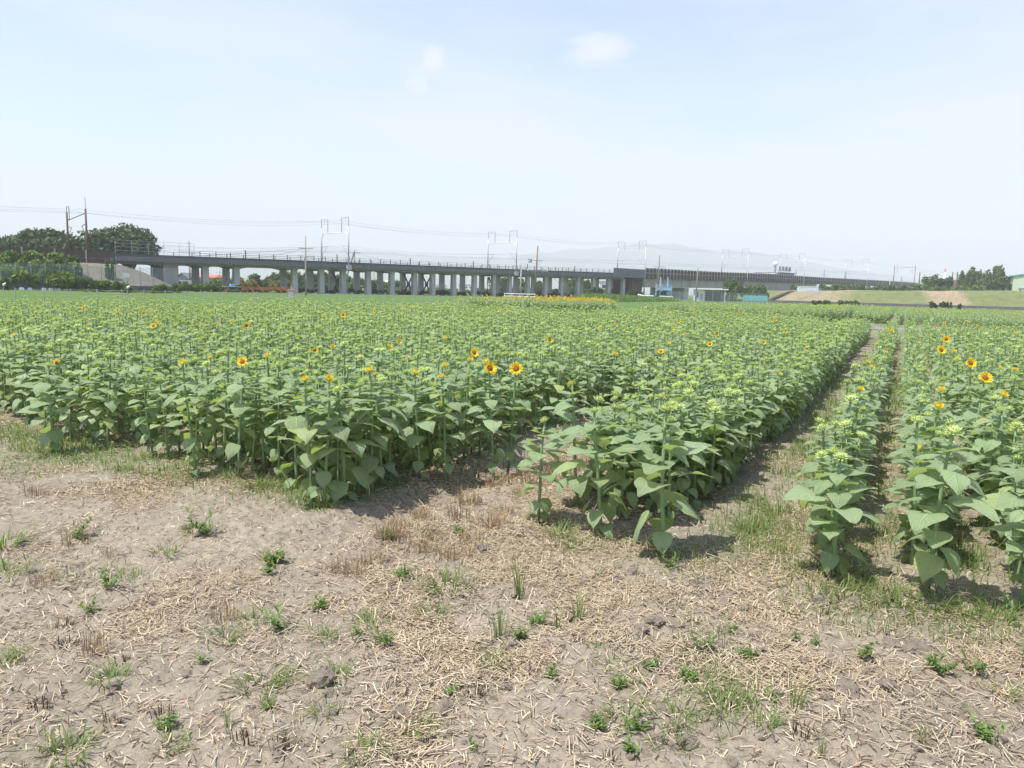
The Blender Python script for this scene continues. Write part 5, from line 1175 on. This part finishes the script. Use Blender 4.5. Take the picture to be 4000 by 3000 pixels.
# --- all the others: one mass
X, Y, U, Vv = px_[mask], py_[mask], u_[mask], v_[mask]; n = len(X)
hs = (np.where(Vv < -3, .86, .78)+.10*(fbm(X*.35, Y*.35, 61, 2)-.5)*2+rng.normal(0, .075, n))/.93
hs = np.clip(hs, .62, 1.25)*np.where(U > 50, 1.05, 1)
yel = .012+.06*sstep(.5, .7, fbm(X*.12, Y*.12, 88, 2))*(Y > 12)
roll = rng.random(n); idx = rng.integers(0, 9, n)
idx = np.where(roll < yel, rng.integers(9, 11, n), idx)
edge = Y-X                                                   # far edge by the lawn: rows in full bloom
rr_ = X/Y; strip = (edge > 47) & (rr_ > -.19) & (rr_ < .14)
bl_p = .0015+np.where(strip, .10, 0)+np.where(strip & (edge > 58), .30, 0)+np.where(strip & (rr_ > .03) & (edge > 50), .40, 0)+np.where((U > 70) & (rr_ > .2), .05, 0)
idx = np.where(rng.random(n) < bl_p, rng.integers(11, 13, n), idx)
hs = np.where(strip, hs*1.14, hs)
wid = np.where(U > 50, 1.2, np.where(U > 18, 1.1, 1.05))*np.where((Vv > -.9) & (Vv < 1), .80, 1)
me = np_mesh('sunflower_field', np.stack([X, Y, gz(X, Y, False)-.01], 1), [np.array([[0, 1, 2]])])
me.clear_geometry(); me.vertices.add(n); me.vertices.foreach_set('co', np.stack([X, Y, gz(X, Y, False)-.01], 1).astype(np.float32).ravel())
rz = rng.uniform(0, 6.283, n); rz = np.where(idx >= 11, rng.uniform(-.5, .6, n), rz)
def put_attr(me, nm, ty, arr, prop='value'):
    a = me.attributes.new(nm, ty, 'POINT'); a.data.foreach_set(prop, arr.ravel())
put_attr(me, 'pick', 'INT', idx.astype(np.int32)); put_attr(me, 'turn', 'FLOAT_VECTOR', np.stack([rng.normal(0, .085, n), rng.normal(0, .085, n), rz], 1).astype(np.float32), 'vector')
put_attr(me, 'size', 'FLOAT_VECTOR', np.stack([hs**.5*wid, hs**.5*wid, hs], 1).astype(np.float32), 'vector')
def scatter(o, coll):
    g = bpy.data.node_groups.new('scatter plants', 'GeometryNodeTree')
    g.interface.new_socket('Geometry', in_out='INPUT', socket_type='NodeSocketGeometry'); g.interface.new_socket('Geometry', in_out='OUTPUT', socket_type='NodeSocketGeometry')
    nn = g.nodes; gi = nn.new('NodeGroupInput'); go = nn.new('NodeGroupOutput'); ip = nn.new('GeometryNodeInstanceOnPoints'); ci = nn.new('GeometryNodeCollectionInfo')
    ci.inputs['Collection'].default_value = coll; ci.inputs['Separate Children'].default_value = True; ci.inputs['Reset Children'].default_value = True
    def nattr(name, ty):
        a = nn.new('GeometryNodeInputNamedAttribute'); a.data_type = ty; a.inputs['Name'].default_value = name; return a.outputs['Attribute']
    ip.inputs['Pick Instance'].default_value = True
    g.links.new(gi.outputs[0], ip.inputs['Points']); g.links.new(ci.outputs[0], ip.inputs['Instance'])
    g.links.new(nattr('pick', 'INT'), ip.inputs['Instance Index']); g.links.new(nattr('turn', 'FLOAT_VECTOR'), ip.inputs['Rotation']); g.links.new(nattr('size', 'FLOAT_VECTOR'), ip.inputs['Scale'])
    g.links.new(ip.outputs[0], go.inputs[0]); md = o.modifiers.new('scatter', 'NODES'); md.node_group = g
field = obj('sunflower_field', me); scatter(field, protos)
tag(field, 'mass of green budding sunflowers filling the field up to the lawn', 'sunflowers', kind='stuff')
print('plants in the mass', n)

# ------------------------------------------------------------------ straw, grass, weeds, clods
def strips(x, y, z, az, L, w, pitch, bend, sides=3):
    """n straws as open three-sided prisms bent once in the middle"""
    n = len(x); d = np.stack([np.cos(az)*np.cos(pitch), np.sin(az)*np.cos(pitch), np.sin(pitch)], 1); s = np.stack([-np.sin(az), np.cos(az), np.zeros(n)], 1); u = np.cross(d, s)
    c = np.stack([x, y, z], 1); vs = []
    for k, f in enumerate((-.5, 0, .5)):
        p = c+d*(L*f)[:, None]+(s*(bend*L*(.25-f*f)*1.5)[:, None])
        for q in range(3):
            a = 2*math.pi*q/3+.4; vs.append(p+s*(w*math.cos(a))[:, None]+u*(w*math.sin(a))[:, None])
    V_ = np.stack(vs, 1).reshape(-1, 3); b = np.arange(n)[:, None]*9
    F_ = np.concatenate([b+np.array([[k*3+q, k*3+(q+1) % 3, k*3+3+(q+1) % 3, k*3+3+q]]) for k in range(2) for q in range(3)])
    return V_, F_
def make_straw():
    n = 280000; y = 2.0+(rng.random(n)**1.1)*9; x = rng.uniform(-1, 1, n)*(.74*y+.8); u, v = uv_of(x, y)
    d = straw_density(x, y)
    d = np.where((u > 4.5) & (v < -3.75), d*.55, d); d = np.where((u > 4.8) & (v > -2.1), d*.6, d)
    k = rng.random(n) < d*np.clip(5.2/y, .35, 1)*.62; x, y = x[k], y[k]; n = len(x)
    z = gz(x, y); L = rng.gamma(5, .0098, n); L = np.clip(L, .02, .14); w = rng.uniform(.0012, .0028, n)*np.clip(y/4.5, 1, 1.6)
    az = rng.uniform(0, 6.283, n); stand = rng.random(n) < .06
    pitch = np.where(stand, rng.uniform(.5, 1.3, n), rng.normal(0, .17, n))
    zz = z+w+.004+rng.random(n)*.010+np.abs(np.sin(pitch))*L*.42
    V_, F_ = strips(x, y, zz, az, L, w, pitch, rng.normal(0, .10, n))
    o = obj('straw_litter', np_mesh('straw_litter', V_, F_, [M['straw']])); tag(o, 'pale chopped straw scattered over the bare soil', 'straw', kind='stuff'); print('straw', n)
make_straw()
def make_chaff():
    n = 260000; y = 2.0+(rng.random(n)**1.2)*7; x = rng.uniform(-1, 1, n)*(.74*y+.6); d = .25+.75*straw_density(x, y)
    k = rng.random(n) < d*np.clip(4/y, .3, 1)*.42; x, y = x[k], y[k]; n = len(x); z = gz(x, y)+.002
    az = rng.uniform(0, 6.28, n); L = rng.uniform(.006, .026, n); w = rng.uniform(.0009, .0025, n)*np.clip(y/4.5, 1, 1.5); p = rng.normal(0, .35, n)
    a = np.stack([np.cos(az)*np.cos(p), np.sin(az)*np.cos(p), np.sin(p)], 1)*L[:, None]; s = np.stack([-np.sin(az), np.cos(az), rng.normal(0, .4, n)], 1)*w[:, None]; c = np.stack([x, y, z+np.abs(np.sin(p))*L], 1)
    V_ = np.stack([c-a-s, c+a-s, c+a*.9+s, c-a+s*.8], 1).reshape(-1, 3)
    tag(obj('chaff', np_mesh('chaff', V_, np.arange(4*n).reshape(n, 4), [M['straw'], M['stubble'], M['rotten']], rng.choice(3, n, p=(.5, .24, .26)).astype(np.int32))), 'fine chaff and broken straw bits on the soil', 'chaff', kind='stuff'); print('chaff', n)
make_chaff()

def blades(x, y, z, H, w, az, lean, mat, name, tri=3):
    """grass blades: bent tapering strips of three segments"""
    n = len(x); out = []; c = np.stack([x, y, z], 1); h = np.stack([np.cos(az), np.sin(az), np.zeros(n)], 1); s = np.stack([-np.sin(az), np.cos(az), np.zeros(n)], 1)
    for f, wd in ((0, 1), (.45, .85), (.8, .5)):
        p = c+h*(H*lean*f**1.8)[:, None]; p[:, 2] += H*f*(1-.35*np.clip(lean, 0, 1)*f)
        out += [p-s*(w*wd)[:, None], p+s*(w*wd)[:, None]]
    p = c+h*(H*lean)[:, None]; p[:, 2] += H*(1-.5*np.clip(lean, 0, 1)); out.append(p)
    V_ = np.stack(out, 1).reshape(-1, 3); b = np.arange(n)[:, None]*7
    F4 = np.concatenate([b+np.array([[0, 1, 3, 2]]), b+np.array([[2, 3, 5, 4]])]); F3 = b+np.array([[4, 5, 6]])
    return V_, F4, F3
def make_grass():
    n = 420000; y = 2.2+(rng.random(n)**1.25)*34; x = rng.uniform(-.74, .74, n)*y; d = grass_density(x, y); u, v = uv_of(x, y)
    k = rng.random(n) < d*np.clip(8/y, .25, 1)*.9; x, y = x[k], y[k]; n = len(x)
    H = rng.gamma(6, .013, n)*np.clip(y/9, 1, 1.5); H = np.where(uv_of(x, y)[0] < 3.9, H*.45, H)
    V_, F4, F3 = blades(x, y, gz(x, y)-.003, H, rng.uniform(.0012, .0030, n)*np.clip(y/5, 1, 2.4), rng.uniform(0, 6.283, n), rng.gamma(2, .3, n), None, 'grass')
    o = obj('grass', np_mesh('grass', V_, [F4, F3], [M['grass']])); tag(o, 'thin green grass on the path and round the feet of the rows', 'grass', kind='stuff'); print('grass', n)
make_grass()

def tuft_mesh(seed, kind):
    r = np.random.default_rng(seed)
    if kind in ('grass', 'tall', 'stubble', 'burnt'):
        n = {'grass': 58, 'tall': 16, 'stubble': 60, 'burnt': 26}[kind]; R = {'grass': .09, 'tall': .03, 'stubble': .09, 'burnt': .06}[kind]
        a = r.uniform(0, 6.28, n); q = R*np.sqrt(r.random(n)); az = a+r.normal(0, .5, n)
        H = {'grass': r.uniform(.05, .15, n), 'tall': r.uniform(.12, .27, n), 'stubble': r.uniform(.06, .15, n), 'burnt': r.uniform(.025, .06, n)}[kind]
        lean = {'grass': r.uniform(.3, 2.0, n), 'tall': r.uniform(.05, .45, n), 'stubble': r.uniform(0, .5, n), 'burnt': r.uniform(0, .9, n)}[kind]
        w = {'grass': .0030, 'tall': .0030, 'stubble': .0021, 'burnt': .003}[kind]
        V_, F4, F3 = blades(q*np.cos(a), q*np.sin(a), np.full(n, -.004), H, r.uniform(.7, 1.3, n)*w, az, lean, None, 'tuft')
        m = {'grass': 'grass', 'tall': 'grass', 'stubble': 'stubble', 'burnt': 'rotten'}[kind]
        return np_mesh('tuft', V_, [F4, F3], [M[m]])
    V_, F_, MI = [], [], []                # leafy weed: pointed leaves on short stalks
    rr = random.Random(seed)
    for st in range(rr.randint(6, 10)):
        q = rr.uniform(0, 6.28); ln = rr.uniform(.02, .10); top = Vector((math.cos(q)*ln*.8, math.sin(q)*ln*.8, ln*rr.uniform(.5, 1.1)))
        for k in range(rr.randint(5, 8)):
            b = top*((k+1)/8); a = rr.uniform(0, 6.28); e = rr.uniform(-.1, .9); L = rr.uniform(.025, .05); d = Vector((math.cos(a)*math.cos(e), math.sin(a)*math.cos(e), math.sin(e)))*L
            spike(V_, F_, MI, b, b+d, L*.15, (0, 0, 1), 0, .005)
    F_ = np.array(F_); q = F_[:, 2] != F_[:, 3]
    return np_mesh('tuft', np.array(V_), [F_[q], F_[~q][:, :3]], [M['weed']])
TUFT = {k: [tuft_mesh(40+i, k) for i in range(4)] for k in ('grass', 'tall', 'leafy', 'stubble', 'burnt')}
TUFT_TXT = {'grass': ('grass_tuft', 'green grass tuft on bare soil', 'grass tuft', 'grass tufts on the bare soil'), 'tall': ('grass_tuft', 'thin upright grass shoots in the straw', 'grass tuft', 'upright grass shoots in the straw'),
            'leafy': ('weed', 'small leafy green weed on the bare soil', 'weed', 'leafy weeds on the bare soil'), 'stubble': ('stubble_clump', 'dry brown stubble clump', 'stubble', 'stubble clumps of the harvested strip'),
            'burnt': ('stubble_clump', 'short dark rotted stubble clump', 'stubble', 'rotted stubble clumps')}
def tuft(px, py, kind, s=1.0, label=None, xy=None):
    q = on_ground(px, py) if xy is None else Vector((xy[0], xy[1], 0)); nm, lab, cat, grp = TUFT_TXT[kind]
    o = obj(nm, random.choice(TUFT[kind]), None, (q.x, q.y, float(gz(q.x, q.y))), (0, 0, random.uniform(0, 6.28)), s*(.85 if kind in ('grass', 'tall') else 1))
    side = ('in the left foreground' if px < 1300 else 'in the central foreground' if px < 2600 else 'in the right foreground') if xy is None else ''
    row = (', close to the plants' if py < 2150 else ', near the picture bottom' if py > 2650 else ', half-way down') if xy is None else ''
    tag(o, label or (lab+' '+(side+row if side else 'along the harvested strip')).strip(), cat, (grp+' '+side+row).strip())
UNIQ = {(1752, 2289): 'largest spreading grass tuft in the middle of the bare soil', (1025, 2687): 'large star-shaped grass tuft low in the left foreground', (1064, 2193): 'bushy dark green weed left of the straw strip',
        (2493, 2844): 'biggest leafy weed patch at the bottom centre-right', (3834, 2890): 'bushy olive weed in the bottom right corner', (3638, 2630): 'wide leafy weed below the second row'}
for a, b, k, s in [(36, 2241, 'grass', 1.2), (301, 2090, 'leafy', 1.2), (18, 2127, 'grass', 1.3), (800, 2090, 'leafy', 1.4), (760, 2075, 'grass', .9), (1064, 2193, 'leafy', 1.6), (1050, 2230, 'leafy', 1.1), (645, 2163, 'grass', .9), (355, 2392, 'leafy', 1.0),
  (422, 2301, 'leafy', 1.0), (1097, 2452, 'leafy', 1.0), (874, 2494, 'grass', .8), (1025, 2687, 'grass', 1.1), (434, 2669, 'grass', .8), (24, 2590, 'grass', .8), (892, 2838, 'tall', .5), (651, 2844, 'leafy', .8), (681, 2922, 'grass', .6),
  (259, 2958, 'grass', 1.0), (1049, 2765, 'leafy', .6), (790, 2590, 'leafy', .7), (1253, 2362, 'leafy', 1.0), (1278, 2482, 'grass', .7), (1266, 2790, 'grass', .6), (988, 2422, 'grass', .8), (1752, 2289, 'grass', 1.45), (2029, 2325, 'tall', 1.2),
  (1571, 2259, 'leafy', 1.0), (1686, 2392, 'grass', .8), (1951, 2482, 'tall', 1.1), (2035, 2488, 'leafy', 1.2), (2258, 2410, 'tall', 1.0), (2095, 2428, 'leafy', 1.1), (2177, 2446, 'tall', .7), (1517, 2115, 'leafy', 1.1), (1794, 2084, 'leafy', .9),
  (1505, 2518, 'leafy', 1.0), (1764, 2711, 'leafy', .7), (1927, 2591, 'grass', .7), (2144, 2651, 'leafy', .6), (2542, 2603, 'leafy', .9), (2415, 2669, 'leafy', .8), (2192, 2102, 'grass', 1.2), (2260, 2140, 'grass', 1.0), (2493, 2844, 'leafy', 1.25),
  (2440, 2800, 'grass', .8), (2337, 2832, 'leafy', .8), (2457, 2940, 'leafy', .9), (1637, 2862, 'grass', .6), (1420, 2952, 'grass', .8), (1312, 2651, 'grass', .7), (1854, 2916, 'leafy', .6), (2853, 2466, 'leafy', .9), (2739, 2529, 'leafy', .9),
  (2923, 2573, 'leafy', .9), (2695, 2643, 'leafy', .9), (2815, 2681, 'grass', .8), (2822, 2770, 'grass', .9), (3106, 2782, 'tall', .9), (2954, 2744, 'grass', .7), (2992, 2852, 'grass', .7), (3106, 2510, 'leafy', .7), (3176, 2523, 'leafy', .7),
  (3369, 2580, 'leafy', .8), (3638, 2630, 'leafy', 1.1), (3680, 2645, 'leafy', .8), (3809, 2643, 'leafy', .8), (3917, 2725, 'grass', .6), (3834, 2890, 'leafy', 1.0), (3850, 2905, 'leafy', .9), (2638, 2801, 'grass', .8), (2613, 2896, 'grass', .7), (3208, 2960, 'tall', .5), (3606, 2896, 'grass', .5),
  (1440, 2420, 'grass', .8), (1390, 2480, 'leafy', .8), (1260, 1985, 'grass', 1.3), (1180, 1960, 'grass', 1.2), (1010, 1910, 'grass', 1.2), (900, 1880, 'grass', 1.2), (3300, 2330, 'grass', 1.1), (3520, 2370, 'grass', 1.2), (3640, 2400, 'grass', 1.3), (3150, 2250, 'grass', 1.0),
  (3900, 2440, 'grass', 1.1), (480, 1840, 'grass', 1.1), (120, 1760, 'grass', 1.1), (560, 1800, 'grass', 1.1), (2620, 2230, 'leafy', .8), (2940, 2080, 'grass', 1.2), (3040, 2010, 'grass', 1.2)]:
    tuft(a, b, k, s, UNIQ.get((a, b)))
for i in range(46):                        # harvested strip
    u = 3.7+4.6*random.random()**1.3; v = -2.75+.30*random.gauss(0, 1); tuft(0, 0, 'stubble', random.uniform(.7, 1.2), None, xy_of(u, min(max(v, -3.1), -2.3)))
for a, b in ((140, 1935), (300, 2110), (420, 2170), (175, 2280), (370, 2550), (880, 2420), (1560, 2080), (1590, 2060), (1500, 2110), (1420, 2200), (1380, 2240), (1340, 2230), (1460, 2190)): tuft(a, b, 'stubble', random.uniform(.6, 1.0))
for a, b in ((260, 2520), (250, 2440), (480, 2590), (430, 2820), (160, 2780), (640, 2790), (1790, 2680), (1850, 2720), (1600, 2450), (2380, 2960), (3130, 2880), (2660, 2880), (1090, 2930), (960, 2910), (1480, 2500), (2080, 2640), (3270, 2830)): tuft(a, b, 'burnt', random.uniform(.6, 1.0))

def clod_mesh(seed):
    import bmesh
    bm = bmesh.new(); bmesh.ops.create_icosphere(bm, subdivisions=3, radius=1)
    for v in bm.verts:
        p = v.co.copy(); k = 1+.35*mnoise.noise(p*1.3+Vector((seed*7.1, 0, 0)))+.30*mnoise.noise(p*2.6+Vector((0, seed*3.3, 0)))+.14*mnoise.noise(p*6.5); v.co = Vector((p.x*k, p.y*k*.85, p.z*k*.6))
    me = bpy.data.meshes.new('clod'); bm.to_mesh(me); bm.free(); me.materials.append(M['clod']); return me
CLOD = [clod_mesh(i) for i in range(8)]
def clod(x, y, s):
    o = obj('soil_clod', random.choice(CLOD), None, (x, y, float(gz(x, y))-s*.02), (random.uniform(-.4, .4), random.uniform(-.4, .4), random.uniform(0, 6.28)), s)
    tag(o, ('large' if s > .042 else 'fist-sized' if s > .026 else 'small')+' dry grey clod of soil lying among the straw', 'soil clod', ('large' if s > .042 else 'fist-sized' if s > .026 else 'small')+' clods of soil')
for a, b, s in ((2988, 2545, .035), (3230, 2610, .03), (3480, 2540, .05), (3560, 2565, .055), (3600, 2550, .05), (3470, 2720, .05), (3300, 2710, .06), (3000, 2270, .05), (2900, 2380, .04), (2530, 2170, .05), (2470, 2240, .06), (2400, 2260, .05), (1890, 2150, .05),
  (1560, 2790, .05), (1720, 2780, .05), (3700, 2320, .04), (2560, 2440, .045), (2640, 2450, .04), (2500, 2460, .05), (3020, 2580, .03), (3130, 2600, .025), (3700, 2730, .035), (2000, 2540, .03), (2830, 2350, .05), (2760, 2300, .045), (3200, 2350, .06), (3350, 2360, .05), (1260, 2660, .07)):
    q = on_ground(a, b); clod(q.x, q.y, s)
k = 0
while k < 130:
    y = random.uniform(2.4, 5.2); x = random.uniform(-.68, .68)*y; u, v = uv_of(x, y)
    if u > 4.6 or v < -2.2 and random.random() < .75: continue
    clod(x, y, random.uniform(.010, .030)*(1.3 if random.random() < .15 else 1)); k += 1
make_reeds()
# ------------------------------------------------------------------ hazy summer air
HAZE = 0.00040
mb = MB().box((0, 0, 239), (12600, 12600, 480)); m = bpy.data.materials.new('summer_haze'); m.use_nodes = True; t = m.node_tree; t.nodes.clear()
pv_ = t.nodes.new('ShaderNodeVolumePrincipled'); mo = t.nodes.new('ShaderNodeOutputMaterial'); pv_.inputs['Color'].default_value = (.82, .835, .92, 1); pv_.inputs['Density'].default_value = HAZE; pv_.inputs['Anisotropy'].default_value = 0
t.links.new(pv_.outputs[0], mo.inputs['Volume'])
hz = mb.build('haze', m); tag(hz, 'pale summer haze over the whole plain', kind='stuff')
